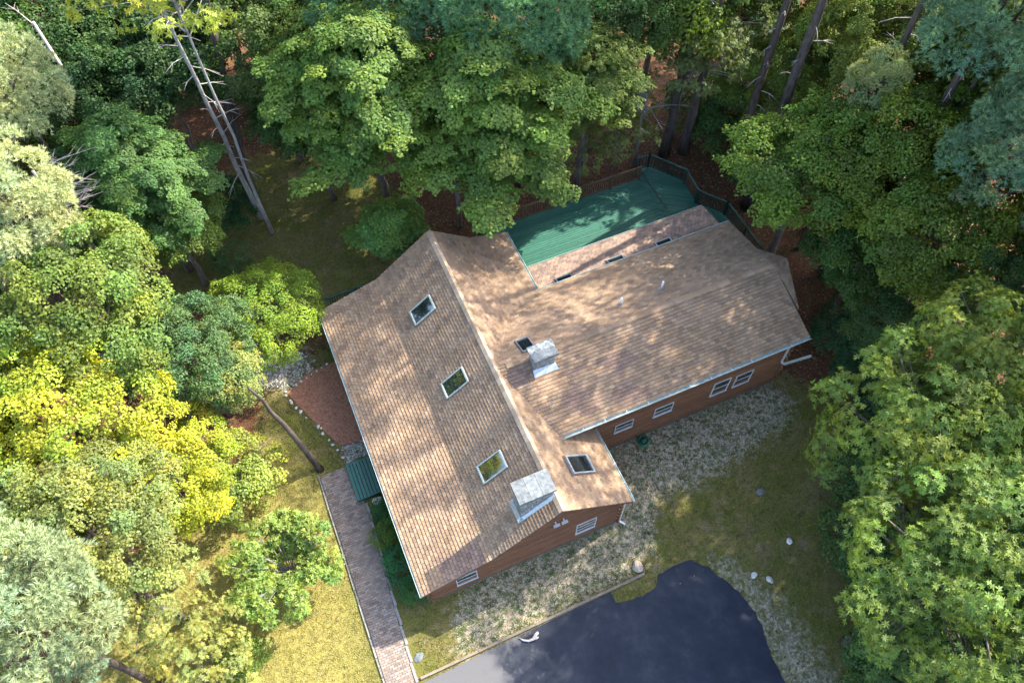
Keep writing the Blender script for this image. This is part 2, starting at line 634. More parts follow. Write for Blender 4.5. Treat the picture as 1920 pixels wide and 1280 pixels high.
# mulch bed beside the western wall
bed = rough_line(uvpoly([(-2.80, 12.1), (-2.35, 11.0), (-1.95, 10.1), (-1.5, 9.1), (-1.15, 8.45), (-0.3, 8.35), (0.25, 8.35), (0.25, 12.9), (-0.45, 12.85), (-1.6, 12.75)]), 0.25, 0.04, 5, True)
tag(flat_poly('mulch_bed', bed[::-1], 0.045, 'mulch', 0.09), kind='structure')


# ------------------------------------------------------------------ brick path
def rect_piece(u0, u1, v0, v1, z0, z1, c, bev=0.006):
    mbx = MB()
    v = [(u0, v0, z0), (u1, v0, z0), (u1, v1, z0), (u0, v1, z0),
         (u0 + bev, v0 + bev, z1), (u1 - bev, v0 + bev, z1), (u1 - bev, v1 - bev, z1), (u0 + bev, v1 - bev, z1)]
    f = [[4, 5, 6, 7], [0, 1, 5, 4], [1, 2, 6, 5], [2, 3, 7, 6], [3, 0, 4, 7]]
    return v, f


def path_right(v):
    return -1.0 if v > 5 else -1.0 - (5 - v) * 0.055


path_root = add_obj('brick_path', None, None, None, W(-1.85, 2.6), TH)
tag(path_root, kind='structure')


def PL(u, v, z):
    return (u + 1.85, v - 2.6, z)


mb = MB()
vs_ = np.linspace(-6.5, 7.4, 30)
for i in range(len(vs_) - 1):
    a_, b_ = vs_[i], vs_[i + 1]
    mb.add([PL(-2.47, a_, 0.03), PL(path_right(a_), a_, 0.03), PL(path_right(b_), b_, 0.03), PL(-2.47, b_, 0.03)], [[0, 1, 2, 3]])
mb.build('bedding', 'mortar', path_root)
pieces = []
BR, BS = 0.20, 0.10
r = random.Random(11)
row = 0
v = -6.4
while v < 7.35:
    un = -2.46 - (0.1 if row % 2 else 0.0)
    lim = path_right(v + 0.05)
    while un < lim - 0.03:
        a_ = max(un, -2.46)
        b_ = min(un + BR, lim)
        if b_ - a_ > 0.03:
            t = r.random()
            base = [(0.245, 0.180, 0.140), (0.215, 0.175, 0.148), (0.275, 0.210, 0.170), (0.190, 0.145, 0.120), (0.255, 0.215, 0.185)][r.randrange(5)]
            k = r.uniform(0.85, 1.15)
            pieces.append((a_, b_, v, v + BS, tuple(x * k for x in base), r.uniform(-0.004, 0.004)))
        un += BR
    v += BS
    row += 1
pieces.sort(key=lambda p: abs((p[2] - 3.0)))          # those in full view first
stuff = MB()
for i, (a_, b_, c_, d_, cc, dz) in enumerate(pieces):
    vv, ff = rect_piece(a_ + 0.004, b_ - 0.004, c_ + 0.004, d_ - 0.004, 0.03, 0.052 + dz, cc)
    vv = [PL(*q) for q in vv]
    if i < 300:
        add_obj('brick', pymesh('brick', vv, ff, 'paver', [cc] * len(ff)), path_root)
    else:
        stuff.add(vv, ff, cc)
tag(stuff.build('brick_field', 'paver', path_root), kind='stuff')

# stone edging both sides of the path
r = random.Random(12)
for side in (0, 1):
    nm = 'stone_edging'
    t = thing(nm, ['weathered pale stone edging between the brick path and the lawn', 'weathered pale stone edging between the brick path and the shrub bed'][side], 'edging',
              W(-2.55 if side == 0 else -0.95, 1.5), TH, 'edging strips along the brick path')
    vv = -6.2
    top = 7.0 if side == 0 else 5.3
    while vv < top:
        ln = r.uniform(0.55, 0.95)
        ue = -2.52 if side == 0 else path_right(vv + ln / 2) + 0.07
        o0 = -2.55 if side == 0 else -0.95
        mb = MB()
        w = 0.035 if side == 0 else 0.055
        vs2 = [(ue - o0 - w + r.uniform(-.008, .008), vv - 1.5 + 0.01), (ue - o0 + w, vv - 1.5 + 0.015), (ue - o0 + w - 0.01, vv - 1.5 + ln - 0.012), (ue - o0 - w, vv - 1.5 + ln - 0.01)]
        zt = 0.085 + r.uniform(-0.02, 0.02)
        mb.add([(x, y, -0.02) for x, y in vs2] + [(x * 1, y, zt + r.uniform(-.008, .008)) for x, y in vs2],
               [[4, 5, 6, 7], [0, 1, 5, 4], [1, 2, 6, 5], [2, 3, 7, 6], [3, 0, 4, 7]])
        mb.build('stone', 'edging', t)
        vv += ln

# timber edging between gravel strip and drive
t = thing('timber_edging', 'row of weathered landscape timbers along the northern edge of the driveway', 'edging', W(3.9, -2.25), TH)
for i, (a_, b_) in enumerate([(-5.05, -2.6), (-2.58, -0.1), (-0.08, 2.35), (2.37, 4.9)]):
    za = [0, 0.01, -0.005, 0.008][i]
    MB().bar((a_, -0.06 + 0.055 * (a_ + 5) / 2.5 * 0.5, 0.07 + za), (b_, -0.06 + 0.055 * (b_ + 5) / 2.5 * 0.5, 0.07 + za), 0.10, 0.12).build('timber', 'timber', t)


# ------------------------------------------------------------------ rocks
def rock_mesh(name, sx, sy, sz, seed, mat, sub=2):
    bm = bmesh.new()
    bmesh.ops.create_icosphere(bm, subdivisions=sub, radius=1)
    r_ = np.random.default_rng(seed)
    d = unit(r_.normal(size=(9, 3)))
    cut = r_.uniform(0.62, 0.95, 9)
    for v_ in bm.verts:
        p = np.array(v_.co)
        for k in range(9):
            e = p @ d[k] - cut[k]
            if e > 0:
                p = p - d[k] * e
        p = p * np.array([sx, sy, sz])
        v_.co = p
    me_ = bpy.data.meshes.new(name)
    bm.to_mesh(me_)
    bm.free()
    me_.materials.append(MATS[mat])
    return me_


def rock(x, y, s, seed, label, mat='pale_rock', name='rock', flat=0.55):
    o = add_obj(name, rock_mesh(name, s, s * 0.8, s * flat, seed, mat), None, None, (x, y, s * flat * 0.35), seed * 1.7)
    return tag(o, label, 'rock')


rock(5.07, 8.75, 0.30, 1, 'tan boulder at the corner of the gravel strip above the driveway', 'tan_rock', 'boulder', 0.7)
rock(10.85, 11.95, 0.21, 2, 'flat grey stone lying alone in the grass east of the gravel', 'slab_stone', flat=0.3)
rock(11.65, 9.72, 0.17, 3, 'white rock in the lawn farthest up from the driveway bend')
rock(9.90, 8.32, 0.17, 4, 'white rock in the lawn nearest to the curved driveway edge')
rock(10.52, 8.12, 0.18, 5, 'white rock just right of its twin beside the driveway bend')
q = W(-0.45, 5.3)
rock(q.x, q.y, 0.26, 6, 'pale rock lying against the green front step')
q = W(-0.95, -1.55)
rock(q.x, q.y, 0.25, 8, 'flat pale stone half sunk in the grass beside the lower path', 'slab_stone', flat=0.25)

# stone border round the mulch bed: a chain of small stones
t = thing('stone_border', 'chain of small pale stones bordering the reddish mulch bed', 'border', W(-2.0, 10.3), TH)
pts = [(-2.91, 12.16), (-2.72, 11.61), (-2.45, 10.97), (-2.31, 10.52), (-2.13, 10.17), (-1.83, 9.75), (-1.67, 9.15), (-1.55, 8.8), (-1.44, 8.38), (-1.31, 7.98), (-1.2, 7.68)]
rm = [rock_mesh('stone', 0.11, 0.09, 0.07, 20 + k, 'pale_rock', 1) for k in range(5)]
r = random.Random(5)
for i in range(len(pts) - 1):
    n_ = max(1, int(math.dist(pts[i], pts[i + 1]) / 0.26))
    for j in range(n_):
        f_ = (j + r.uniform(0.1, 0.9)) / n_
        u = pts[i][0] + (pts[i + 1][0] - pts[i][0]) * f_ + r.uniform(-.05, .05)
        v = pts[i][1] + (pts[i + 1][1] - pts[i][1]) * f_
        o = add_obj('stone', rm[r.randrange(5)], t, None, (u + 2.0, v - 10.3, 0.05), r.uniform(0, 6))
        s = r.uniform(0.45, 1.15)
        o.scale = (s, s, s)
for k in range(9):
    o = add_obj('stone', rm[r.randrange(5)], t, None, (-2.8 + 2.0 + k * 0.28, 12.2 - 10.3 + k * 0.085, 0.05), r.uniform(0, 6))
    s = r.uniform(0.4, 0.9)
    o.scale = (s, s, s)


# pebbles: uncountable small stones by the step and north of the mulch bed
def pebbles(name, label, poly, n, smin, smax, seed, palette):
    r_ = np.random.default_rng(seed)
    poly = np.array(poly)
    lo, hi = poly.min(0), poly.max(0)
    P_ = r_.uniform(lo, hi, (n * 4, 2))
    d = sdist(P_[:, 0], P_[:, 1], poly)
    P_ = P_[(d + r_.normal(0, 0.15, len(d))) > 0][:n]
    n = len(P_)
    s = r_.uniform(smin, smax, n)
    base = np.array([(1, 0, 0), (0, 1, 0), (-1, 0, 0), (0, -1, 0), (0, 0, .7)])
    ang = r_.uniform(0, 6.28, n)
    rot = np.stack([np.stack([np.cos(ang), -np.sin(ang)], -1), np.stack([np.sin(ang), np.cos(ang)], -1)], 1)
    vv = np.zeros((n, 5, 3))
    vv[:, :, :2] = np.einsum('nij,kj->nki', rot, base[:, :2]) * (s[:, None, None] * r_.uniform(0.6, 1.2, (n, 5, 1)))
    vv[:, :, 2] = base[None, :, 2] * s[:, None]
    vv += np.concatenate([P_, np.full((n, 1), 0.005)], 1)[:, None, :]
    tri = np.array([[0, 1, 4], [1, 2, 4], [2, 3, 4], [3, 0, 4]])
    pal = np.array(palette)[r_.integers(0, len(palette), n)] * r_.uniform(0.8, 1.2, (n, 1))
    me_ = np_mesh(name, vv[:, tri].reshape(-1, 3), 3, np.repeat(pal, 4, 0), 'pebble')
    return tag(add_obj(name, me_), label, 'pebbles', None, 'stuff')


GREYS = [(0.42, 0.40, 0.37), (0.30, 0.28, 0.25), (0.52, 0.50, 0.46), (0.22, 0.21, 0.2)]
pebbles('pebbles', 'pale pebbles packed between the mulch bed and the green step', uvpoly([(-1.15, 8.4), (0.2, 8.3), (0.2, 7.4), (-1.15, 7.5)]), 700, 0.025, 0.06, 31, GREYS)
pebbles('pebbles', 'grey stones strewn over the rocky patch north of the mulch bed', uvpoly([(-4.4, 13.3), (-2.7, 12.3), (-1.2, 13.0), (-1.5, 14.0), (-3.2, 14.7)]), 900, 0.03, 0.09, 32, GREYS)
pebbles('gravel', 'pale gravel and straw crumbs along the wing wall and drive', GRAVEL[0], 15000, 0.012, 0.036, 33,
        [(0.36, 0.31, 0.235), (0.29, 0.25, 0.19), (0.42, 0.37, 0.29), (0.19, 0.16, 0.11), (0.36, 0.29, 0.19)])


# bleached branch at the edge of the drive
mb = MB()
p0 = W(3.0, -2.45)
mb.tube([(0, 0, .05), (.12, -.16, .05), (.30, -.26, .06), (.50, -.27, .09), (.66, -.16, .11), (.78, -.12, .09)], [.02, .035, .05, .065, .08, .05], 8)
mb.tube([(.50, -.27, .09), (.62, -.30, .10), (.72, -.28, .10)], [.05, .05, .03], 6)
o = mb.build('fallen_branch', 'deadwood', None, True, (p0.x, p0.y, 0.02), TH)
tag(o, 'bleached crooked branch lying on the dark driveway edge', 'branch')

# ------------------------------------------------------------------ the house
house = thing('log_house', 'brown log house with tan shingle roofs, two chimneys and an east wing', 'house', W(0, 0), TH)


def zr_main(u, north=False):
    if u < UB:
        return ZW + (ZB - ZW) * u / UB
    if u < UR:
        return ZB + (ZR - ZB) * (u - UB) / (UR - UB)
    if north and u > UE1:
        return ZE1 - (ZE1 - ZE2) / (UE2 - UE1) * (u - UE1)
    return ZR - (ZR - ZE) / (UE - UR) * (u - UR)


def zr_wing(v):
    return ZWR - (ZWR - ZWS) / (VR - VS) * (VR - v) if v < VR else ZWR - (ZWR - ZE2) / (VN - VR) * (v - VR)


def plane_u(ua, za, ub_, zb_):
    return lambda u, v: za + (zb_ - za) * (u - ua) / (ub_ - ua)


def plane_v(va, za, vb, zb_):
    return lambda u, v: za + (zb_ - za) * (v - va) / (vb - va)


def clip_convex(poly, clip):
    out = poly
    n = len(clip)
    for i in range(n):
        ax, ay = clip[i]
        bx, by = clip[(i + 1) % n]
        inp = out
        out = []
        if not inp:
            return []
        for j in range(len(inp)):
            p, q_ = inp[j], inp[(j + 1) % len(inp)]
            dp = (bx - ax) * (p[1] - ay) - (by - ay) * (p[0] - ax)
            dq = (bx - ax) * (q_[1] - ay) - (by - ay) * (q_[0] - ax)
            if dp >= 0:
                out.append(p)
            if (dp >= 0) != (dq >= 0):
                t_ = dp / (dp - dq)
                out.append((p[0] + (q_[0] - p[0]) * t_, p[1] + (q_[1] - p[1]) * t_))
    return out


def area2(p):
    return sum(p[i][0] * p[(i + 1) % len(p)][1] - p[(i + 1) % len(p)][0] * p[i][1] for i in range(len(p))) / 2


PAL_ROOF = [(0.272, 0.186, 0.120), (0.246, 0.167, 0.108), (0.308, 0.216, 0.140), (0.214, 0.145, 0.098), (0.258, 0.180, 0.124), (0.285, 0.188, 0.113)]
PURPLE = [(0.195, 0.132, 0.098), (0.220, 0.148, 0.110), (0.180, 0.122, 0.094), (0.24, 0.162, 0.120)]
SHINGLES = []          # (projected size, verts, faces, colour, roof part)
rs = random.Random(21)


def shingle_plane(part, poly, zf, downslope, patch=None, pal=PAL_ROOF, tint=1.0, gap=0.006):
    """downslope: unit (du,dv) pointing down the slope in plan"""
    if area2(poly) < 0:
        poly = poly[::-1]
    du, dv = downslope
    eu, ev = -dv, du
    g = abs(zf(poly[0][0] + du, poly[0][1] + dv) - zf(*poly[0]))
    ex = 0.15 / math.sqrt(1 + g * g)
    tabw = 0.225
    ss = [p[0] * eu + p[1] * ev for p in poly]
    ts = [p[0] * du + p[1] * dv for p in poly]
    i0 = math.floor(min(ts) / ex)
    i1 = math.ceil(max(ts) / ex)
    for i in range(i0, i1):
        t0, t1 = i * ex, (i + 1) * ex
        off = (0.5 if i % 2 else 0.0) + rs.uniform(-0.12, 0.12)
        j0 = math.floor(min(ss) / tabw - 1)
        j1 = math.ceil(max(ss) / tabw + 1)
        for j in range(j0, j1):
            s0, s1 = (j + off) * tabw + gap, (j + 1 + off) * tabw - gap
            ext = rs.uniform(0, 0.012)
            q_ = [(s * eu + t_ * du, s * ev + t_ * dv) for s, t_ in ((s0, t0), (s1, t0), (s1, t1 + ext), (s0, t1 + ext))]
            if area2(q_) < 0:
                q_ = q_[::-1]
            c_ = clip_convex(q_, poly)
            if len(c_) < 3 or abs(area2(c_)) < 0.002:
                continue
            k = rs.uniform(0.88, 1.10) * tint
            cu = sum(p[0] for p in c_) / len(c_)
            cv = sum(p[1] for p in c_) / len(c_)
            pp = pal
            if patch and patch(cu, cv):
                pp = PURPLE
            cc = tuple(x * k for x in pp[rs.randrange(len(pp))])
            top, low = [], []
            lift = rs.uniform(0.0, 0.006)
            for p in c_:
                f_ = ((p[0] * du + p[1] * dv) - t0) / (t1 - t0)
                z_ = zf(*p)
                top.append((p[0], p[1], z_ + 0.006 + (0.030 + lift) * f_))
                low.append((p[0], p[1], z_ - 0.01))
            n_ = len(c_)
            ff = [list(range(n_))] + [[a__, a__ + n_, (a__ + 1) % n_ + n_, (a__ + 1) % n_] for a__ in range(n_)]
            wp = W(cu, cv, zf(cu, cv))
            d = wp - Vector((0, 0, CAM_H))
            size = abs(area2(c_)) / d.length_squared
            SHINGLES.append((size, top + low, ff, cc, part))


def slab(part_name, polys, thick=0.16, mat='fascia'):
    mb_ = MB()
    for poly, zf in polys:
        if area2(poly) < 0:
            poly = poly[::-1]
        n_ = len(poly)
        v_ = [(p[0], p[1], zf(*p) - 0.004) for p in poly] + [(p[0], p[1], zf(*p) - thick) for p in poly]
        mb_.add(v_, [list(range(n_)), [i + n_ for i in range(n_)][::-1]] + [[i, i + n_, (i + 1) % n_ + n_, (i + 1) % n_] for i in range(n_)])
    return mb_.build(part_name, mat, house)


fWlow = plane_u(0, ZW, UB, ZB)
fWup = plane_u(UB, ZB, UR, ZR)
fE = plane_u(UR, ZR, UE, ZE)
fElow = plane_u(UE1, ZE1, UE2, ZE2)
fN = plane_v(VR, ZWR, VN, ZE2)
fS = plane_v(VR, ZWR, VS, ZWS)
PV0, PZ0, PV1, PZ1 = 10.25, 3.14, 12.45, 2.74
fP = plane_v(PV0, PZ0, PV1, PZ1)
VALS = lambda v: UR + (ZR - fS(0, v)) / ((ZR - ZE) / (UE - UR))
pWlow = [(0, 0), (UB, 0), (UB, L), (0, L)]
pWup = [(UB, 0), (UR, 0), (UR, L), (UB, L)]
pE1 = [(UR, 0), (UE, 0), (UE, 3.49), (UR, 3.49)]
pE2 = [(UR, 3.49), (VALS(3.49), 3.49), (5.893, VR), (UR, VR)]
pE3 = [(UR, VR), (5.893, VR), (UE1, 9.504), (UE1, L), (UR, L)]
pE4 = [(UE1, 9.504), (UE2, VN), (UE2, L), (UE1, L)]
pN = [(5.893, VR), (19.0, VR), (19.8, VN), (UE2, VN), (UE1, 9.504)]
pS = [(5.893, VR), (VALS(VS), VS), (19.05, VS), (19.02, VR)]
pP = [(9.3, PV0), (19.6, PV0), (19.6, PV1), (9.3, PV1)]
main_roof = slab('main_roof', [(pWlow, fWlow), (pWup, fWup), (pE1, fE), (pE2, fE), (pE3, fE), (pE4, fElow)])
wing_roof = slab('wing_roof', [(pN, fN), (pS, fS)])
porch_roof = slab('porch_roof', [(pP, fP)], 0.12)
shingle_plane(main_roof, pWlow, fWlow, (-1, 0), lambda u, v: 1.0 < u < 2.7 and v < 1.0)
shingle_plane(main_roof, pWup, fWup, (-1, 0))
shingle_plane(main_roof, pE1, fE, (1, 0), gap=0.0025)
shingle_plane(main_roof, pE2, fE, (1, 0), gap=0.0025)
shingle_plane(main_roof, pE3, fE, (1, 0), gap=0.0025)
shingle_plane(main_roof, pE4, fElow, (1, 0), gap=0.0025)
shingle_plane(wing_roof, pN, fN, (0, 1), None, PAL_ROOF, 0.96, 0.0025)
shingle_plane(wing_roof, pS, fS, (0, -1), lambda u, v: (6.1 < u < 7.1 and 5.5 < v < 6.28) or (7.4 < u < 11.5 and 3.3 < v < 5.4 and math.sin(u * 3.1) + math.cos(v * 4 + u) > 0.1), PAL_ROOF, 0.92, 0.0025)
shingle_plane(porch_roof, pP, fP, (0, 1), None, [(0.23, 0.165, 0.13), (0.27, 0.19, 0.145), (0.19, 0.14, 0.115), (0.31, 0.21, 0.15)])

# the prow at the eastern peak of the wing: two small folded facets
TIP = (19.93, 6.62, 5.19)
prow = MB()
A_ = (19.0, VR, fN(0, VR) - 0.003)
B_ = (19.27, 7.89, fN(0, 7.89) - 0.003)
C_ = (19.16, 4.35, fS(0, 4.35) - 0.003)
lowp = lambda p: (p[0], p[1], p[2] - 0.14)
prow.add([A_, B_, TIP, C_, lowp(A_), lowp(B_), lowp(TIP), lowp(C_)], [[0, 2, 1], [0, 3, 2], [1, 2, 6, 5], [2, 3, 7, 6], [4, 5, 6], [4, 6, 7], [0, 1, 5, 4], [3, 0, 4, 7]],
         (0.25, 0.17, 0.13))
prow_part = prow.build('roof_prow', 'shingle', house)
for tri in ((A_, TIP, B_), (A_, C_, TIP)):
    p0_, p1_, p2_ = (Vector(t_) for t_ in tri)
    nn = (p1_ - p0_).cross(p2_ - p0_)
    gu, gv = -nn.x / nn.z, -nn.y / nn.z
    gl = math.hypot(gu, gv)
    shingle_plane(prow_part, [(p_.x, p_.y) for p_ in (p0_, p1_, p2_)], (lambda u, v, p_=p0_, a_=gu, b_=gv: p_.z + a_ * (u - p_.x) + b_ * (v - p_.y) + 0.012), (-gu / gl, -gv / gl), None, PAL_ROOF, 0.85, 0.003)

SHINGLES.sort(key=lambda s: -s[0])
rest_sh = {}
for i, (sz, vv, ff, cc, part) in enumerate(SHINGLES):
    if i < 300:
        add_obj('shingle', pymesh('shingle', vv, ff, 'shingle', [cc] * len(ff)), part)
    else:
        rest_sh.setdefault(part, MB()).add(vv, ff, cc)
for part, mb_ in rest_sh.items():
    tag(mb_.build('shingle_field', 'shingle', part), kind='stuff')


def ridge_caps(part, p, q_, step, w, drop_a, drop_b, axis_v, pal):
    """folded cap pieces along a ridge; drop_*: slopes on both sides"""
    p, q_ = Vector(p), Vector(q_)
    n_ = int((q_ - p).length / step)
    d = (q_ - p).normalized()
    s = Vector((d.y, -d.x, 0))
    for i in range(n_):
        a__ = p + d * (i * step)
        b__ = a__ + d * (step + 0.05)
        zo = 0.052
        vv = []
        for k, (pt, ze) in enumerate(((a__, zo + 0.012), (b__, zo))):
            vv += [tuple(pt + s * w + Vector((0, 0, ze - drop_a * w))), tuple(pt + Vector((0, 0, ze))), tuple(pt - s * w + Vector((0, 0, ze - drop_b * w)))]
        vv += [(x, y, z - 0.03) for x, y, z in vv[:3]]
        ff = [[0, 1, 4, 3], [1, 2, 5, 4], [6, 7, 1, 0], [7, 8, 2, 1]]
        k = rs.uniform(0.88, 1.12)
        cc = tuple(x * k for x in pal[rs.randrange(len(pal))])
        add_obj('ridge_cap', pymesh('ridge_cap', vv, ff, 'shingle', [cc] * 4), part)


PAL_CAP = [(0.40, 0.30, 0.20), (0.36, 0.26, 0.175), (0.43, 0.325, 0.225)]
ridge_caps(main_roof, (UR, 0.02, ZR), (UR, L - 0.02, ZR), 0.30, 0.15, 0.786, 0.772, True, PAL_CAP)
ridge_caps(wing_roof, (6.3, VR, ZWR), (19.0, VR, ZWR), 0.30, 0.14, 0.322, 0.474, False, PAL_ROOF)


# gutters ----------------------------------------------------------
def gutter(p, q_, out, w=0.11, h=0.10, straps=0.0):
    p, q_, out = Vector(p), Vector(q_), Vector(out)
    prof = [(0.0, 0.0), (0.0, -h), (w * 0.75, -h), (w, -0.0), (w - 0.018, -0.0), (w * 0.70, -h + 0.015), (0.012, -h + 0.015), (0.012, 0.0)]
    mb_ = MB()
    n_ = len(prof)
    vv = [tuple(pt + out * a__ + Vector((0, 0, b__))) for pt in (p, q_) for a__, b__ in prof]
    ff = [[i, (i + 1) % n_, (i + 1) % n_ + n_, i + n_] for i in range(n_)] + [list(range(n_)), [i + n_ for i in range(n_)][::-1]]
    mb_.add(vv, ff)
    o_ = mb_.build('gutter', 'gutter_metal', house)
    if straps:
        d = (q_ - p)
        k = int(d.length / straps)
        for i in range(1, k):
            c_ = p + d * (i / k)
            MB().bar(c_ + out * 0.0 + Vector((0, 0, 0.006)), c_ + out * (w + 0.004) + Vector((0, 0, 0.006)), 0.03, 0.012).build('strap', 'white_trim', o_)
    return o_


gutter((0, 0, ZW + 0.0), (0, L, ZW + 0.0), (-1, 0, 0), 0.08, 0.08)
gutter((UE + .002, 0, ZE), (UE + .002, 3.48, ZE), (1, 0, 0), 0.09, 0.08, 0.8)
gutter((UE2 + .002, VN + 0.12, ZE2), (UE2 + .002, L, ZE2), (1, 0, 0), 0.10, 0.09)
gutter((UE2 + 0.0, VN + .002, ZE2), (19.8, VN + .002, ZE2), (0, 1, 0), 0.08, 0.08)
gutter((9.62, PV1 + .002, PZ1), (19.6, PV1 + .002, PZ1), (0, 1, 0), 0.07, 0.07)
gutter((VALS(VS), VS - .002, ZWS), (19.07, VS - .002, ZWS), (0, -1, 0), 0.15, 0.12, 0.92)


def pipe(name, pts, mat='white_trim', w=0.08, par=None):
    mb_ = MB()
    for a__, b__ in zip(pts[:-1], pts[1:]):
        mb_.bar(a__, b__, w, w * 0.75, (0.03, 0.05, 1) if abs(Vector(b__)[2] - Vector(a__)[2]) < 0.5 else (1, 0.02, 0))
    return mb_.build(name, mat, par or house)


d_ = pipe('downspout', [(18.45, VS - 0.07, ZWS - 0.11), (18.45, 3.36, 3.85), (18.5, 3.36, 2.15), (18.62, 3.30, 2.06)])
MB().bar((18.60, 3.28, 2.05), (20.0, 3.16, 2.02), 0.10, 0.08).build('downspout_extension', 'gutter_metal', d_)
pipe('downspout', [(UE + 0.05, 0.14, ZE - 0.07), (8.86, 0.22, 2.6), (8.86, 0.22, 0.2), (9.05, 0.0, 0.1)])


# walls ------------------------------------------------------------
LOG_H = 0.20


def wall(p0, p1, outward, topf, z0=0.12, ext=0.2, holes=()):
    """p0,p1 (u,v); logs laid horizontally on the outer face; topf(s) height at distance s"""
    p0, p1 = Vector((*p0, 0)), Vector((*p1, 0))
    ln = (p1 - p0).length
    d = (p1 - p0).normalized()
    o_ = Vector((*outward, 0))
    n_ = max(2, int(ln / 0.4))
    ss = [ln * i / n_ for i in range(n_ + 1)]
    back = MB()
    vv, ff = [], []
    for s in ss:
        pt = p0 + d * s
        for off in (0.0, -0.12):
            vv += [(pt.x + o_.x * off, pt.y + o_.y * off, -0.02), (pt.x + o_.x * off, pt.y + o_.y * off, topf(s))]
    for i in range(n_):
        k = i * 4
        ff += [[k, k + 4, k + 5, k + 1], [k + 2, k + 3, k + 7, k + 6], [k + 1, k + 5, k + 7, k + 3]]
    back.add(vv, ff)
    wo = back.build('wall', 'log_backing', house)
    fo = MB()
    a__, b__ = p0 + o_ * 0.0, p1 + o_ * 0.0
    fo.bar(a__ + o_ * 0.03 + Vector((0, 0, 0.05)), b__ + o_ * 0.03 + Vector((0, 0, 0.05)), 0.08, 0.14).build('foundation', 'concrete', wo)
    z = z0
    course = 0
    fine = [ln * i / 200 for i in range(201)]
    while True:
        ok = [s for s in fine if topf(s) >= z + LOG_H * 0.75]
        if not ok:
            break
        s0, s1 = min(ok), max(ok)
        e = ext if course % 2 == 0 else -0.02
        a0 = s0 - (e if s0 == 0 else 0)
        a1 = s1 + (e if s1 == fine[-1] else 0)
        prof = [(0.0, 0.006), (0.045, 0.03), (0.062, 0.10), (0.045, 0.17), (0.0, 0.194)]
        vv = []
        for s in (a0, a1):
            pt = p0 + d * s
            vv += [(pt.x + o_.x * x, pt.y + o_.y * x, z + y) for x, y in prof]
        ff = [[i, i + 1, i + 6, i + 5] for i in range(4)] + [[0, 1, 2, 3, 4], [9, 8, 7, 6, 5], [4, 0, 5, 9]]
        add_obj('log', pymesh('log', vv, ff, 'log_wood'), wo)
        z += LOG_H
        course += 1
    return wo


wall((0.35, 0.33), (8.73, 0.33), (0, -1), lambda s: zr_main(0.35 + s) - 0.17)
wall((0.35, 0.33), (0.35, L - 0.33), (-1, 0), lambda s: zr_main(0.35) - 0.17, ext=0.2, z0=0.22)
wall((0.35, L - 0.33), (9.2, L - 0.33), (0, 1), lambda s: zr_main(0.35 + s, True) - 0.17)
wall((8.73, 0.33), (8.73, 3.5), (1, 0), lambda s: zr_main(8.73) - 0.17, z0=0.22)
wall((9.2, 10.2), (9.2, L - 0.33), (1, 0), lambda s: zr_main(9.2, True) - 0.17, z0=0.22)
wall((8.75, 3.5), (18.7, 3.5), (0, -1), lambda s: zr_wing(3.5) - 0.17)
wall((18.7, 3.5), (18.7, 10.2), (1, 0), lambda s: zr_wing(3.5 + s) - 0.17, z0=0.22)
wall((9.2, 10.2), (18.7, 10.2), (0, 1), lambda s: min(zr_wing(10.2) - 0.17, 3.0), ext=0.0)


# windows in south-facing walls -----------------------------------
def window(u0, u1, z0, z1, v, rails):
    fw = 0.032
    y0, y1 = v - 0.092, v - 0.03
    mb_ = MB()
    mb_.box((u0, y0, z0), (u0 + fw, y1, z1)).box((u1 - fw, y0, z0), (u1, y1, z1))
    mb_.box((u0 + fw, y0, z1 - fw), (u1 - fw, y1, z1)).box((u0 - 0.02, y0 - 0.012, z0 - 0.03), (u1 + 0.02, y1, z0 - 0.002))
    mb_.box((u0 + fw, y0, z0), (u1 - fw, y1, z0 + fw * 0.7))
    w_ = mb_.build('window', 'white_trim', house)
    for r_ in rails:
        zc = z0 + (z1 - z0) * r_
        MB().box((u0 + fw, y0 + 0.01, zc - 0.018), (u1 - fw, y1 - 0.01, zc + 0.018)).build('sash_rail', 'white_trim', w_)
    zs = [z0 + fw * 0.7] + [z0 + (z1 - z0) * r_ for r_ in rails] + [z1 - fw]
    for i in range(len(zs) - 1):
        lo_ = zs[i] + (0.025 if i else 0)
        hi_ = zs[i + 1] - (0.025 if i < len(zs) - 2 else 0)
        MB().box((u0 + fw, y0 + (0.040 if i == 0 else 0.022), lo_), (u1 - fw, y1 - 0.005, hi_)).build('pane', 'glass', w_)
    return w_


window(6.75, 7.65, 0.85, 2.0, 0.33, (0.36, 0.68))
window(1.44, 2.34, 0.80, 1.78, 0.33, (0.5,))
window(10.08, 10.98, 1.66, 2.42, 3.5, (0.5,))
window(12.02, 12.95, 1.66, 2.46, 3.5, (0.5,))
window(14.97, 15.83, 1.40, 2.58, 3.5, (0.52,))
window(16.14, 17.02, 1.40, 2.46, 3.5, (0.52,))
for u in (5.72, 6.06):
    mb_ = MB()
    mb_.bar((u - 0.13, 0.14, 3.62), (u + 0.13, 0.14, 3.62), 0.10, 0.07)
    mb_.bar((u, 0.16, 3.62), (u, 0.32, 3.66), 0.05, 0.05)
    mb_.build('floodlight', 'white_trim', house)


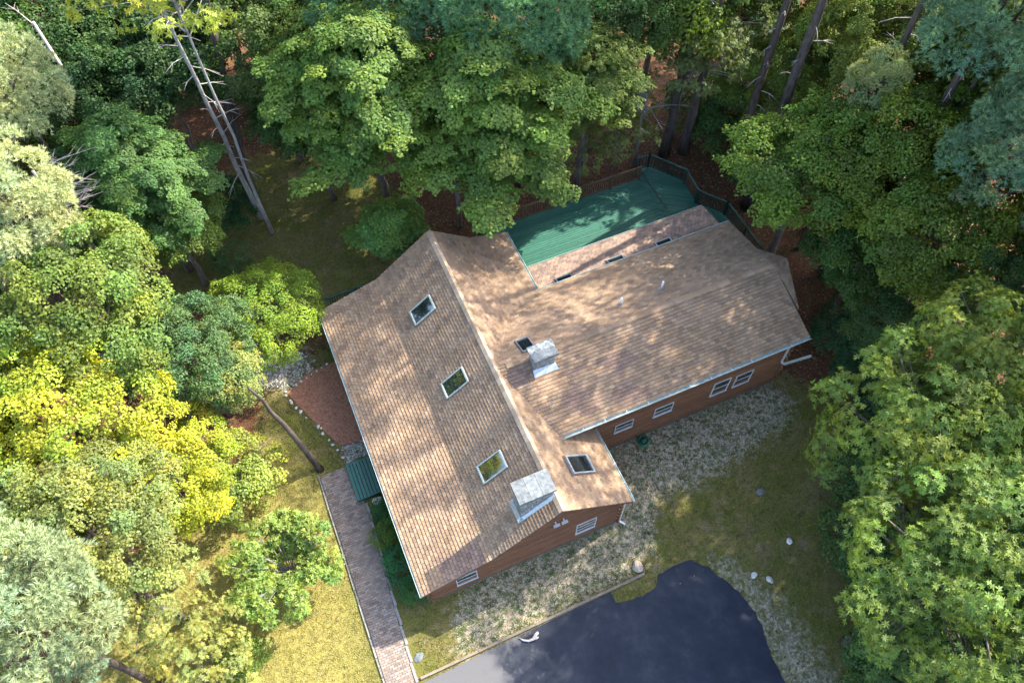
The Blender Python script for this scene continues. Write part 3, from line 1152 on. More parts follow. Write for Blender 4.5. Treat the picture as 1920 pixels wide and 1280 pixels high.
# skylights --------------------------------------------------------
def skylight(corners, zf, h=0.11, fw=0.075, glass='glass', frame='lead'):
    """corners in plan (u,v), counter-clockwise"""
    c = [Vector((u, v, zf(u, v))) for u, v in corners]
    n_ = (c[1] - c[0]).cross(c[2] - c[0]).normalized()
    cen = sum(c, Vector()) / 4
    inn = [p + (cen - p).normalized() * fw * 1.35 for p in c]
    base = [p - n_ * 0.02 for p in c]
    top = [p + n_ * h for p in c]
    it = [p + n_ * h for p in inn]
    ib = [p + n_ * (h - 0.045) for p in inn]
    mb_ = MB()
    vv = [tuple(p) for p in base + top + it + ib]
    ff = []
    for i in range(4):
        j = (i + 1) % 4
        ff += [[i, j, j + 4, i + 4], [i + 4, j + 4, j + 8, i + 8], [i + 8, j + 8, j + 12, i + 12]]
    mb_.add(vv, ff)
    s_ = mb_.build('skylight', frame, house)
    MB().add([tuple(p + n_ * 0.002) for p in ib], [[0, 1, 2, 3]]).build('pane', glass, s_)
    # flashing apron round the frame
    out = [p + (p - cen).normalized() * 0.07 + n_ * 0.034 for p in c]
    inn2 = [p + n_ * 0.034 for p in c]
    MB().add([tuple(p) for p in out + inn2], [[i, (i + 1) % 4, (i + 1) % 4 + 4, i + 4] for i in range(4)]).build('flashing', 'fascia', s_)
    return s_


for v0, v1 in ((10.7, 11.5), (6.76, 7.53), (2.68, 3.47)):
    skylight([(3.78, v0), (4.80, v0), (4.80, v1), (3.78, v1)], fWup, fw=0.055, frame='gutter_metal')
skylight([(6.92, 1.42), (7.93, 1.42), (7.93, 2.24), (6.92, 2.24)], fE, 0.13)
skylight([(7.22, 6.80), (7.80, 6.80), (7.80, 7.65), (7.22, 7.65)], fN, 0.10, 0.05)
for u0, u1 in ((10.75, 11.57), (13.45, 14.32), (16.07, 16.92)):
    skylight([(u0, 10.45), (u1, 10.45), (u1, 11.13), (u0, 11.13)], fP, 0.10, 0.05)


# chimneys ---------------------------------------------------------
def stone_stack(part, u0, u1, v0, v1, z0f, z1, seed, h=0.19, mat='chimney_stone'):
    """masonry box laid in courses of separate stones with recessed joints"""
    r_ = random.Random(seed)
    zmin = min(z0f(u0, v0), z0f(u1, v0), z0f(u0, v1), z0f(u1, v1)) - 0.05
    MB().box((u0 + .03, v0 + .03, zmin), (u1 - .03, v1 - .03, z1 - 0.002)).build('core', 'mortar', part)
    z = zmin
    while z < z1 - 0.05:
        hh = min(h * r_.uniform(0.8, 1.2), z1 - 0.01 - z)
        for face in range(4):
            ln = (u1 - u0) if face % 2 == 0 else (v1 - v0)
            s = 0.0
            while s < ln - 0.02:
                w = min(r_.uniform(0.18, 0.42), ln - s)
                if ln - s - w < 0.1:
                    w = ln - s
                a__, b__ = s + 0.008, s + w - 0.008
                d = r_.uniform(0.0, 0.025)
                if face == 0:
                    bx_ = ((u0 + a__, v0 - d, z), (u0 + b__, v0 + 0.05, z + hh - 0.015))
                    c_ = (u0 + s + w / 2, v0)
                elif face == 1:
                    bx_ = ((u1 - 0.05, v0 + a__, z), (u1 + d, v0 + b__, z + hh - 0.015))
                    c_ = (u1, v0 + s + w / 2)
                elif face == 2:
                    bx_ = ((u0 + a__, v1 - 0.05, z), (u0 + b__, v1 + d, z + hh - 0.015))
                    c_ = (u0 + s + w / 2, v1)
                else:
                    bx_ = ((u0 - d, v0 + a__, z), (u0 + 0.05, v0 + b__, z + hh - 0.015))
                    c_ = (u0, v0 + s + w / 2)
                if z + hh > z0f(*c_) - 0.02:
                    MB().box(*bx_).build('stone', mat, part)
                s += w
        z += hh


ch = add_obj('chimney', None, house)
stone_stack(ch, 4.46, 5.72, 0.72, 1.42, lambda u, v: fWup(u, v), 6.12, 3)
MB().box((4.36, 0.60, 6.125), (5.83, 1.52, 6.22)).build('cap_slab', 'slab_stone', ch)
r = random.Random(9)
MB().box((4.372, 0.612, 6.215), (4.86, 1.508, 6.243)).build('cap_stone', 'slab_stone', ch)
MB().box((4.868, 0.612, 6.215), (5.30, 1.508, 6.239)).build('cap_stone', 'slab_stone', ch)
MB().box((5.308, 0.612, 6.215), (5.82, 1.508, 6.245)).build('cap_stone', 'slab_stone', ch)
fl = MB()
for (a__, b__) in (((4.30, 0.58), (5.80, 0.58)), ((4.30, 0.58), (4.30, 1.52)), ((4.30, 1.52), (5.80, 1.52))):
    du_, dv_ = (0, 0.14) if a__[1] == b__[1] == 0.58 else ((0.16, 0) if a__[0] == b__[0] else (0, -0.12))
    fl.add([(a__[0], a__[1], fWup(*a__) + .04), (b__[0], b__[1], fWup(*b__) + .04), (b__[0] + du_, b__[1] + dv_, fWup(b__[0] + du_, b__[1] + dv_) + .10), (a__[0] + du_, a__[1] + dv_, fWup(a__[0] + du_, a__[1] + dv_) + .10)], [[0, 1, 2, 3]])
fl.build('flashing', 'lead', ch)

ch2 = add_obj('chimney', None, house)
stone_stack(ch2, 7.31, 8.18, 5.86, 6.40, lambda u, v: min(fN(u, v), fS(u, v)), 6.18, 5, 0.16)
MB().box((7.20, 5.72, 6.185), (8.28, 6.46, 6.29)).build('cap_slab', 'lichen_stone', ch2)
MB().box((7.23, 5.75, 6.292), (8.25, 6.10, 6.315)).build('cap_stone', 'slab_stone', ch2)
MB().add([(7.2, 5.60, fS(0, 5.60) + .05), (8.28, 5.60, fS(0, 5.60) + .05), (8.24, 5.86, fS(0, 5.8) + .14), (7.24, 5.86, fS(0, 5.8) + .14)], [[0, 1, 2, 3]]).build('flashing', 'lead', ch2)

for u, v in ((12.12, 7.52), (14.16, 7.56)):
    z = fN(u, v)
    mb_ = MB()
    mb_.tube([(u, v, z - 0.05), (u, v, z + 0.55)], 0.05, 10)
    vp = mb_.build('vent_pipe', 'vent_white', house, True)
    MB().tube([(u, v, z - 0.02), (u, v, z + 0.12)], [0.14, 0.065], 10, False).build('collar', 'lead', vp)


# ------------------------------------------------------------------ green front step
t = thing('front_step', 'teal green plank step at the head of the brick path', 'step', W(-0.7, 6.45), TH)
for i in range(7):
    a__ = -0.54 + i * 0.155
    MB().box((a__, -0.92, 0.24), (a__ + 0.128, 0.92, 0.285)).build('plank', 'green_paint', t)
for y_ in (-0.88, 0.0, 0.84):
    MB().box((-0.50, y_, 0.0), (0.5, y_ + 0.05, 0.239)).build('joist', 'dark_green_paint', t)

# ------------------------------------------------------------------ deck
DZ = 0.60
deck = thing('deck', 'dark green painted timber deck wrapping the north side of the wing', 'deck', W(15, 14.5), TH)


def DK(u, v, z):
    return (u - 15, v - 14.5, z)


def board_field(poly, dir_uv, z, width=0.14, mat='green_paint'):
    if area2(poly) < 0:
        poly = poly[::-1]
    du, dv = dir_uv
    eu, ev = -dv, du
    tt = [p[0] * eu + p[1] * ev for p in poly]
    s_all = [p[0] * du + p[1] * dv for p in poly]
    k = min(tt)
    while k < max(tt):
        q_ = [(s * du + t_ * eu, s * dv + t_ * ev) for s, t_ in ((min(s_all) - 1, k + 0.006), (max(s_all) + 1, k + 0.006), (max(s_all) + 1, k + width - 0.006), (min(s_all) - 1, k + width - 0.006))]
        if area2(q_) < 0:
            q_ = q_[::-1]
        c_ = clip_convex(q_, poly)
        if len(c_) >= 3 and abs(area2(c_)) > 0.01:
            n_ = len(c_)
            zz = z + random.uniform(-0.003, 0.003)
            v_ = [DK(*p, zz) for p in c_] + [DK(*p, z - 0.035) for p in c_]
            f_ = [list(range(n_))] + [[i, i + n_, (i + 1) % n_ + n_, (i + 1) % n_] for i in range(n_)]
            add_obj('deck_board', pymesh('deck_board', v_, f_, mat), deck)
        k += width


board_field([(9.65, 11.4), (18.72, 11.4), (18.72, 17.05), (9.65, 17.05)], (1, 0), DZ)
board_field([(18.74, 14.1), (20.75, 14.1), (20.2, 15.02), (20.92, 15.85), (19.63, 17.72), (18.83, 17.67), (18.74, 17.1)][0:2] + [(20.92, 15.85), (19.63, 17.72), (18.83, 17.67), (18.74, 17.1)], (0.83, -0.56), DZ - 0.02)
board_field([(18.74, 9.2), (21.75, 9.2), (21.75, 13.2), (20.75, 14.08), (18.74, 14.08)], (0, 1), DZ - 0.02)
MB().box(DK(9.7, 11.5, 0.0), DK(18.6, 16.95, 0.54)).build('deck_frame', 'dark_green_paint', deck)


def railing(root, tr, p, q_, zb, h, mat_r, mat_b, gap=0.13, post_ends=(True, True)):
    """part: rail; sub-parts: baluster, post"""
    p, q_ = Vector((*p, zb)), Vector((*q_, zb))
    d = (q_ - p)
    ln = d.length
    dn = d.normalized()
    T = lambda pt: tr(*pt)
    mb_ = MB()
    mb_.bar(T(p + Vector((0, 0, h))), T(q_ + Vector((0, 0, h))), 0.11, 0.045)
    ro = mb_.build('railing', mat_r, root)
    MB().bar(T(p + Vector((0, 0, 0.12))), T(q_ + Vector((0, 0, 0.12))), 0.06, 0.06).build('bottom_rail', mat_r, ro)
    n_ = max(1, round(ln / 1.9))
    for i in range(n_ + 1):
        if (i == 0 and not post_ends[0]) or (i == n_ and not post_ends[1]):
            continue
        pt = p + d * (i / n_)
        MB().bar(T(pt + Vector((0, 0, -zb if i % 2 == 0 else -0.05))), T(pt + Vector((0, 0, h + 0.06))), 0.10, 0.10, (1, 0, 0)).build('post', mat_r, ro)
    k = int(ln / gap)
    bm_ = None
    for i in range(1, k):
        pt = p + d * (i / k)
        a__ = Vector(T(pt + Vector((0, 0, 0.14))))
        if bm_ is None:
            bm_ = MB().bar((0, 0, 0), (0, 0, h - 0.16), 0.04, 0.04, (1, 0, 0)).mesh('baluster', mat_b)
        add_obj('baluster', bm_, ro, None, a__)
    return ro


railing(deck, DK, (9.9, 17.0), (18.7, 17.0), DZ, 0.95, 'brown_rail', 'brown_rail')
railing(deck, DK, (18.83, 17.60), (19.6, 17.62), DZ, 0.95, 'dark_green_paint', 'dark_green_paint', 0.16)
railing(deck, DK, (19.6, 17.62), (20.88, 15.80), DZ, 0.95, 'dark_green_paint', 'dark_green_paint', 0.16)
railing(deck, DK, (20.85, 15.75), (20.72, 14.3), DZ, 0.95, 'dark_green_paint', 'brown_rail', 0.14)
railing(deck, DK, (20.74, 14.2), (21.70, 12.9), DZ, 0.95, 'dark_green_paint', 'dark_green_paint', 0.14)
railing(deck, DK, (21.70, 12.9), (21.70, 9.3), DZ, 0.95, 'dark_green_paint', 'dark_green_paint', 0.14)
# weathered cap strips and inner bench rail
for a__, b__ in (((18.85, 17.05), (18.85, 14.2)),):
    MB().bar(DK(*a__, DZ + 0.45), DK(*b__, DZ + 0.45), 0.12, 0.05).build('bench_rail', 'dark_green_paint', deck)

nd = thing('side_landing', 'small dark green railed landing at the northwest corner of the house', 'landing', W(2.0, 14.9), TH)
NDT = lambda u, v, z: (u - 2.0, v - 14.9, z)
for k in range(9):
    MB().box(NDT(0.5, 14.36 + k * 0.14, 0.46), NDT(3.6, 14.36 + k * 0.14 + 0.128, 0.5)).build('plank', 'green_paint', nd)
MB().box(NDT(0.55, 14.4, 0.0), NDT(3.55, 15.5, 0.45)).build('frame', 'dark_green_paint', nd)
railing(nd, NDT, (0.5, 15.52), (3.5, 15.58), 0.5, 1.0, 'dark_green_paint', 'dark_green_paint')
railing(nd, NDT, (0.5, 15.46), (0.5, 14.5), 0.5, 1.0, 'dark_green_paint', 'dark_green_paint', 0.14, (False, True))

# coiled hose by the wing wall
p0 = W(11.6, 3.12)
hz = thing('garden_hose', 'bright green coiled garden hose on the gravel beside the wing wall', 'hose', (p0.x, p0.y, 0))
mb_ = MB()
pts = []
for i in range(220):
    a__ = i / 220 * 2 * math.pi * 6.5
    rr = 0.22 - 0.018 * math.sin(i * 0.7) + 0.02 * math.sin(i * 0.13)
    pts.append((rr * math.cos(a__), rr * math.sin(a__), 0.03 + 0.032 * (i / 34)))
mb_.tube(pts, 0.02, 6)
mb_.build('coil', 'hose_green', hz, True)
mb_ = MB()
mb_.tube([(0, 0, 0), (0, 0, 0.06), (0, 0, 0.30)], [0.19, 0.17, 0.13], 14)
mb_.build('hub', 'dark_green_paint', hz, True)
MB().tube([(0.19, -0.1, 0.24), (0.32, -0.16, 0.12), (0.42, 0.05, 0.03), (0.36, 0.22, 0.025)], 0.018, 6).build('nozzle_end', 'hose_green', hz, True)

# ------------------------------------------------------------------ vegetation
def frame(A):
    A = unit(A)
    ref = np.where(np.abs(A[:, 2:3]) < 0.9, np.array([[0, 0, 1.0]]), np.array([[1.0, 0, 0]]))
    t1 = unit(np.cross(A, ref))
    t2 = np.cross(A, t1)
    return A, t1, t2


def leaves(r_, P_, A, ln, wd):
    """one diamond leaf per point, lying across axis A"""
    n = len(P_)
    A, t1, t2 = frame(A)
    a = r_.uniform(0, 6.283, n)[:, None]
    d = t1 * np.cos(a) + t2 * np.sin(a)
    s = np.cross(A, d)
    ln = (ln * r_.uniform(0.7, 1.25, n))[:, None]
    wd = (wd * r_.uniform(0.7, 1.25, n))[:, None]
    fold = A * (ln * r_.uniform(-0.15, 0.15, (n, 1)))
    return np.stack([P_ - d * ln * 0.5, P_ + s * wd * 0.5 + fold, P_ + d * ln * 0.5 - A * ln * 0.12, P_ - s * wd * 0.5 + fold], 1)


def rosettes(r_, P_, A, k, ln, wd, lift=0.15, droop=0.12):
    """k slender leaflets radiating from each point round axis A"""
    n = len(P_)
    A, t1, t2 = frame(A)
    out = []
    a0 = r_.uniform(0, 6.283, n)
    for i in range(k):
        a = (a0 + 6.283 * (i + r_.uniform(-0.25, 0.25, n)) / k)[:, None]
        l_ = (ln * r_.uniform(0.7, 1.2, n))[:, None]
        li = r_.uniform(lift - 0.2, lift + 0.25, (n, 1))
        d = unit(t1 * np.cos(a) + t2 * np.sin(a) + A * li)
        s = unit(np.cross(A, d))
        w_ = wd * r_.uniform(0.8, 1.2, (n, 1))
        mid = P_ + d * l_ * 0.5
        tip = P_ + d * l_ - np.array([[0, 0, 1.0]]) * l_ * droop
        out.append(np.stack([P_, mid + s * w_ * 0.5, tip, mid - s * w_ * 0.5], 1))
    return np.stack(out, 1).reshape(n * k, 4, 3)


def needles(r_, P_, A, k, ln, wd):
    """k thin needle triangles per tuft"""
    n = len(P_)
    A, t1, t2 = frame(A)
    out = []
    for i in range(k):
        a = r_.uniform(0, 6.283, n)[:, None]
        sp = r_.uniform(0.25, 1.15, n)[:, None]
        d = unit(A + (t1 * np.cos(a) + t2 * np.sin(a)) * sp)
        s = unit(np.cross(d, A + 0.01))
        l_ = (ln * r_.uniform(0.7, 1.2, n))[:, None]
        out.append(np.stack([P_ - s * wd * 0.5, P_ + s * wd * 0.5, P_ + d * l_], 1))
    return np.stack(out, 1).reshape(n * k, 3, 3)


def shell(r_, R, Rz, n, inner=0.25, zmin=-0.45, lobes=7, rough=0.36):
    """clump centres over an uneven crown"""
    i = np.arange(n) + 0.5
    z = 1 - (1 - zmin) * i / n
    ph = i * 2.39996 + r_.uniform(0, 6.28)
    d = np.stack([np.sqrt(1 - z * z) * np.cos(ph), np.sqrt(1 - z * z) * np.sin(ph), z], -1)
    d = unit(d + r_.normal(0, 0.13, d.shape))
    ld = unit(r_.normal(size=(lobes, 3)) * np.array([1, 1, 0.6]))
    k = np.max(d @ ld.T, axis=1)
    rad = 1 - rough + rough * 2.0 * np.clip(k - 0.35, 0, 1) + r_.normal(0, 0.07, n)
    m_ = r_.random(n) < inner
    rad = np.where(m_, rad * r_.uniform(0.45, 0.8, n), rad)
    C = d * rad[:, None] * np.array([R, R, Rz])
    return C, d


def spread(r_, C, d, rc, flat, per, upw=0.8, jitter=0.10, lobed=True):
    """points over domed, lobed clumps; returns points, axes, clump index"""
    n = len(C)
    A = unit(d * (1 - upw) + np.array([[0, 0, 1.0]]) * upw + r_.normal(0, 0.12, d.shape))
    _, t1, t2 = frame(A)
    rcs = rc * r_.uniform(0.65, 1.3, n)
    ci = np.repeat(np.arange(n), np.maximum(8, (per * (rcs / rc) ** 2)).astype(int))
    m_ = len(ci)
    rr = np.sqrt(r_.random(m_))
    ph = r_.uniform(0, 6.283, m_)
    k1 = r_.integers(3, 6, n)[ci]
    p1 = r_.uniform(0, 6.28, n)[ci]
    lob = 1.0 + (0.24 * np.sin(k1 * ph + p1) + 0.12 * np.sin((k1 + 4) * ph + 2 * p1) if lobed else 0)
    el = r_.uniform(0.75, 1.3, n)[ci]
    R_ = rcs[ci] * rr * lob
    h = rcs[ci] * flat * (1 - rr ** 2) + r_.normal(0, jitter, m_) * rcs[ci]
    rad = t1[ci] * (np.cos(ph) * el)[:, None] + t2[ci] * (np.sin(ph) / el)[:, None]
    P_ = C[ci] + rad * R_[:, None] + A[ci] * h[:, None]
    ax = unit(A[ci] + rad * (rr * flat * 1.2)[:, None])
    return P_, ax, ci


def tint(r_, ci, n, base_var=0.16, clump_var=0.16, yellow=0.25):
    """per leaf colour multiplier; some sprays yellower, some bluer"""
    cl = r_.normal(0, clump_var, n)
    cy = np.clip(r_.normal(0, 0.5, n), -1, 1.3) * yellow
    b_ = np.exp(cl[ci] + r_.normal(0, base_var, len(ci)))
    y = cy[ci] + r_.normal(0, 0.06, len(ci))
    return np.stack([b_ * (1 + y), b_ * (1 + 0.25 * y), b_ * (1 - 0.6 * y)], -1).clip(0.15, 3)


CROWN = {}


def crown_broad(key, seed, R=3.0, Rz=2.3, n=95, rc=0.62, per=400, ln=0.125, wd=0.095, flat=0.45, upw=0.6, tilt=0.45, **kw):
    r_ = np.random.default_rng(seed)
    C, d = shell(r_, R, Rz, n, **kw)
    P_, ax, ci = spread(r_, C, d, rc, flat, per, upw)
    ax = unit(ax + r_.normal(0, tilt, ax.shape))
    CROWN[key] = (np_mesh('crown', leaves(r_, P_, ax, ln, wd), 4, tint(r_, ci, n), 'leaf'), R, C)


def crown_maple(key, seed, R=4.4, layers=7, Rz=3.2):
    """tiers of wide flat boughs that droop at the tips"""
    r_ = np.random.default_rng(seed)
    cs, ds = [], []
    for t_ in range(layers):
        f_ = t_ / (layers - 1)
        z = -0.62 * Rz + 1.55 * Rz * f_
        rr = R * math.sqrt(max(0.03, 1 - (max(f_ - 0.18, 0) / 0.86) ** 2))
        nb_ = int(4 + 5 * rr / R)
        a0 = r_.uniform(0, 6.28)
        for k in range(nb_):
            a = a0 + 6.283 * k / nb_ + r_.normal(0, 0.12)
            ln = rr * r_.uniform(0.62, 1.22)
            dirv = np.array([math.cos(a), math.sin(a), 0])
            side = np.array([-math.sin(a), math.cos(a), 0])
            steps = max(3, int(ln / 0.75))
            for j in range(steps):
                q_ = 0.32 + 0.68 * (j + 0.5) / steps
                for sd in ((-1, 1) if j < steps - 1 else (0,)):
                    off = sd * (0.30 + 0.62 * math.sin(math.pi * min(q_, 0.92))) * r_.uniform(0.5, 1.0) * 0.75
                    if r_.random() < 0.16:
                        continue
                    cs.append(dirv * ln * q_ + side * off + np.array([0, 0, z + 0.25 * ln * q_ - 0.10 * ln * q_ ** 2 * 2.2 + r_.normal(0, 0.10)]))
                    ds.append(dirv * (0.55 + 0.5 * q_) + side * sd * 0.2 + np.array([0, 0, 0.3]))
    C = np.array(cs)
    d = unit(np.array(ds))
    P_, ax, ci = spread(r_, C, d, 0.58, 0.28, 300, 0.74, 0.06)
    ax = unit(ax + r_.normal(0, 0.25, ax.shape))
    CROWN[key] = (np_mesh('crown', leaves(r_, P_, ax, 0.135, 0.12), 4, tint(r_, ci, len(C), 0.13, 0.12, 0.18), 'leaf'), R, C)


def crown_ash(key, seed, R=3.0, Rz=2.6, n=112, rc=0.54, per=56, k=7, ln=0.135, wd=0.045, **kw):
    r_ = np.random.default_rng(seed)
    C, d = shell(r_, R, Rz, n, **kw)
    P_, ax, ci = spread(r_, C, d, rc, 0.7, per, 0.45, 0.16)
    ax = unit(ax + r_.normal(0, 0.3, ax.shape))
    q_ = rosettes(r_, P_, ax, k, ln, wd)
    CROWN[key] = (np_mesh('crown', q_, 4, tint(r_, np.repeat(ci, k), n, 0.14, 0.14, 0.22), 'leaf'), R, C)


def crown_pine(key, seed, R=2.2, Rz=2.6, n=92, rc=0.48, per=80, k=11, ln=0.19, wd=0.026, **kw):
    r_ = np.random.default_rng(seed)
    C, d = shell(r_, R, Rz, n, 0.3, -0.6, 9, 0.3)
    P_, ax, ci = spread(r_, C, d, rc, 0.75, per, 0.5, 0.16)
    ax = unit(ax + r_.normal(0, 0.35, ax.shape))
    q_ = needles(r_, P_, ax, k, ln, wd)
    CROWN[key] = (np_mesh('crown', q_, 3, tint(r_, np.repeat(ci, k), n, 0.15, 0.13, 0.15), 'needle'), R, C)


crown_broad('broad_a', 101)
crown_broad('broad_b', 102, rc=0.55, n=115, per=330, ln=0.11, wd=0.085, flat=0.55)
crown_broad('broad_c', 103, rc=0.75, n=75, per=480, ln=0.14, wd=0.095, upw=0.75, flat=0.35)
crown_broad('small_leaf', 104, R=2.4, Rz=1.8, n=110, rc=0.42, per=190, ln=0.10, wd=0.055, flat=0.5, upw=0.65, tilt=0.35, inner=0.15, rough=0.14, zmin=-0.3)
crown_broad('open_a', 105, R=3.0, Rz=2.0, n=120, rc=0.33, per=60, ln=0.17, wd=0.10, inner=0.5, tilt=0.6)
crown_broad('shrub', 106, R=1.5, Rz=1.1, n=70, rc=0.34, per=110, ln=0.11, wd=0.075, inner=0.2, zmin=-0.2, tilt=0.5)
crown_broad('yew', 107, R=0.8, Rz=0.75, n=60, rc=0.22, per=110, ln=0.06, wd=0.035, inner=0.15, zmin=-0.1, tilt=0.6)
crown_maple('maple_a', 111)
crown_maple('maple_b', 112)
crown_maple('maple_small', 113, 1.9, 3, 0.9)
crown_ash('ash_a', 121)
crown_ash('ash_b', 122, n=120, rc=0.52, per=54)
crown_ash('oak_open', 123, R=3.0, Rz=2.0, n=95, rc=0.38, per=26, k=6, ln=0.135, wd=0.055, inner=0.45)
crown_pine('pine_a', 131)
crown_pine('pine_open', 133, n=40, rc=0.50, per=52, k=9, ln=0.21)
crown_pine('pine_b', 132, n=105, rc=0.44)

TRUNK = {}


def trunk_mesh(key, seed, h, r0, limbs, C, Rm, mat, rtop=0.3):
    """tapered trunk with limbs reaching towards clump centres (C relative to the crown centre at height h)"""
    r_ = random.Random(seed)
    mb_ = MB()
    n_ = 7
    pts = []
    for i in range(n_ + 1):
        f_ = i / n_
        pts.append((r_.uniform(-.1, .1) * min(1, f_ * 3), r_.uniform(-.1, .1) * min(1, f_ * 3), h * f_ * 1.05 - 0.1 * (i == 0)))
    rad = [r0 * 1.25] + [r0 * (1 - (1 - rtop) * (i / n_)) for i in range(1, n_ + 1)]
    mb_.tube(pts, rad, 9)
    if limbs:
        sel = np.argsort([-(c[0] ** 2 + c[1] ** 2) + r_.uniform(0, 3) for c in C])[:limbs]
        for k in sel:
            e = Vector(C[k])
            e.z += h
            s = Vector((0, 0, max(h * 0.35, min(h * 0.98, e.z - 0.35 * math.hypot(e.x, e.y) - r_.uniform(0, 0.8)))))
            m_ = s.lerp(e, 0.5) + Vector((r_.uniform(-.2, .2), r_.uniform(-.2, .2), 0.25))
            rb = r0 * r_.uniform(0.28, 0.42)
            mb_.tube([s, m_, e], [rb, rb * 0.6, rb * 0.15], 5, False)
    me_ = mb_.mesh('trunk', mat, True)
    TRUNK[key] = me_
    return me_


def plant(name, label, cat, crown, x, y, zc, R, color, rz=0.0, group=None, bark='bark', r0=0.16, limbs=14, sz=1.0, lean=None, trunk=True):
    me_, Rm, C = CROWN[crown]
    z0 = float(ground_z(np.array(x), np.array(y)))
    t_ = thing(name, label, cat, (x, y, z0), rz, group)
    s = R / Rm
    co = add_obj('crown', me_, t_)
    co.location = (0, 0, zc) if lean is None else (lean[0], lean[1], zc)
    co.scale = (s, s, s * sz)
    if 'pine' not in crown:
        color = (color[0] * 1.15, color[1] * 1.03, color[2] * 0.62)
    co.color = (*color, 1)
    if trunk:
        key = (crown, round(zc, 1), round(r0, 2), bark, limbs, round(s, 2))
        if key not in TRUNK:
            trunk_mesh(key, sum(map(ord, crown)) % 1000 + int(zc * 10), zc, r0, limbs, C * np.array([s, s, s * sz]), Rm, bark)
        to = add_obj('trunk', TRUNK[key], t_)
        if lean is not None:
            to.matrix_local = Matrix(((1, 0, lean[0] / zc, 0), (0, 1, lean[1] / zc, 0), (0, 0, 1, 0), (0, 0, 0, 1)))
    return t_


# leaf colours (linear albedo)
G_MID = (0.090, 0.155, 0.024)
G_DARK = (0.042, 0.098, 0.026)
G_BLUE = (0.045, 0.115, 0.048)
G_MAPLE = (0.100, 0.185, 0.040)
G_YEL = (0.155, 0.190, 0.028)
G_YELLOW = (0.285, 0.36, 0.045)
G_OLIVE = (0.105, 0.140, 0.045)
G_GREY = (0.115, 0.155, 0.075)
P_PALE = (0.42, 0.47, 0.25)
P_GREEN = (0.150, 0.220, 0.125)
P_BLUE = (0.090, 0.200, 0.100)

# north: the big maples behind the house
plant('maple_tree', 'broad layered maple with drooping boughs behind the main gable', 'tree', 'maple_a', -6.5, 27.9, 9.2, 4.5, G_MAPLE, 0.4, r0=0.24)
plant('maple_tree', 'large bright maple overhanging the west end of the green deck', 'tree', 'maple_b', -1.0, 27.2, 8.6, 4.7, (0.105, 0.190, 0.040), 2.1, r0=0.24)
plant('maple_tree', 'yellowish maple right of the large deck maple', 'tree', 'maple_a', 3.8, 29.9, 8.0, 3.1, (0.105, 0.165, 0.035), 3.6, r0=0.18)
plant('maple_sapling', 'low dark maple sapling just left of the main gable peak', 'tree', 'maple_small', -5.9, 24.9, 3.1, 1.8, (0.115, 0.225, 0.060), 1.0, r0=0.07, limbs=8)
plant('pine_tree', 'blue green pine above the left half of the broad maple', 'tree', 'pine_a', -5.6, 31.0, 11.0, 2.7, P_BLUE, 0.3, bark='bark_dark')
plant('pine_tree', 'blue green pine at the top edge above the deck maple', 'tree', 'pine_b', 0.5, 29.8, 12.0, 2.9, (0.12, 0.25, 0.12), 1.2, bark='bark_dark')
plant('oak_tree', 'open grey green oak with bare twigs north of the deck', 'tree', 'oak_open', 9.6, 33.8, 6.4, 2.9, (0.130, 0.180, 0.085), 0.5, bark='bark_grey', r0=0.14, limbs=40)
plant('oak_sapling', 'low grey green oak growth right behind the deck railing', 'tree', 'oak_open', 6.0, 31.6, 3.2, 2.2, (0.150, 0.200, 0.095), 1.9, bark='bark_grey', r0=0.06, limbs=26)
plant('oak_sapling', 'small twiggy oak growth between the yellowish maple and the deck railing', 'tree', 'oak_open', 4.2, 31.0, 2.8, 1.8, (0.140, 0.190, 0.085), 4.1, bark='bark_grey', r0=0.06, limbs=26)
plant('forest_tree', 'dark green tree at the top edge left of the open oak', 'tree', 'broad_b', 4.8, 33.2, 9.4, 3.1, (0.065, 0.140, 0.045), 2.0)
plant('forest_tree', 'mid green tree at the top edge right of the open oak', 'tree', 'broad_a', 11.4, 36.4, 10.2, 2.9, G_MID, 4.0)
plant('forest_tree', 'slim trunked tree behind the open oak', 'tree', 'oak_open', 10.4, 33.4, 7.6, 2.6, (0.085, 0.130, 0.050), 1.3, r0=0.2)
plant('forest_tree', 'mid green tree far back behind the pine trunks', 'tree', 'broad_c', 11.6, 37.4, 8.2, 3.0, G_MID, 0.9)
plant('forest_tree', 'low leafy tree filling the gap behind the bright eastern maple', 'tree', 'broad_b', 14.3, 32.8, 5.0, 2.5, (0.095, 0.165, 0.030), 1.2)
plant('forest_tree', 'low leafy tree far back left of the upper right pines', 'tree', 'broad_c', 17.2, 33.6, 6.0, 2.7, (0.100, 0.165, 0.030), 3.2)
plant('forest_tree', 'tall yellow green tree at the upper right', 'tree', 'broad_b', 16.8, 29.4, 10.2, 3.0, (0.115, 0.170, 0.032), 5.0)
plant('forest_tree', 'yellow green tree below the upper right pines', 'tree', 'broad_a', 19.4, 30.0, 9.8, 3.0, (0.100, 0.155, 0.030), 3.0)
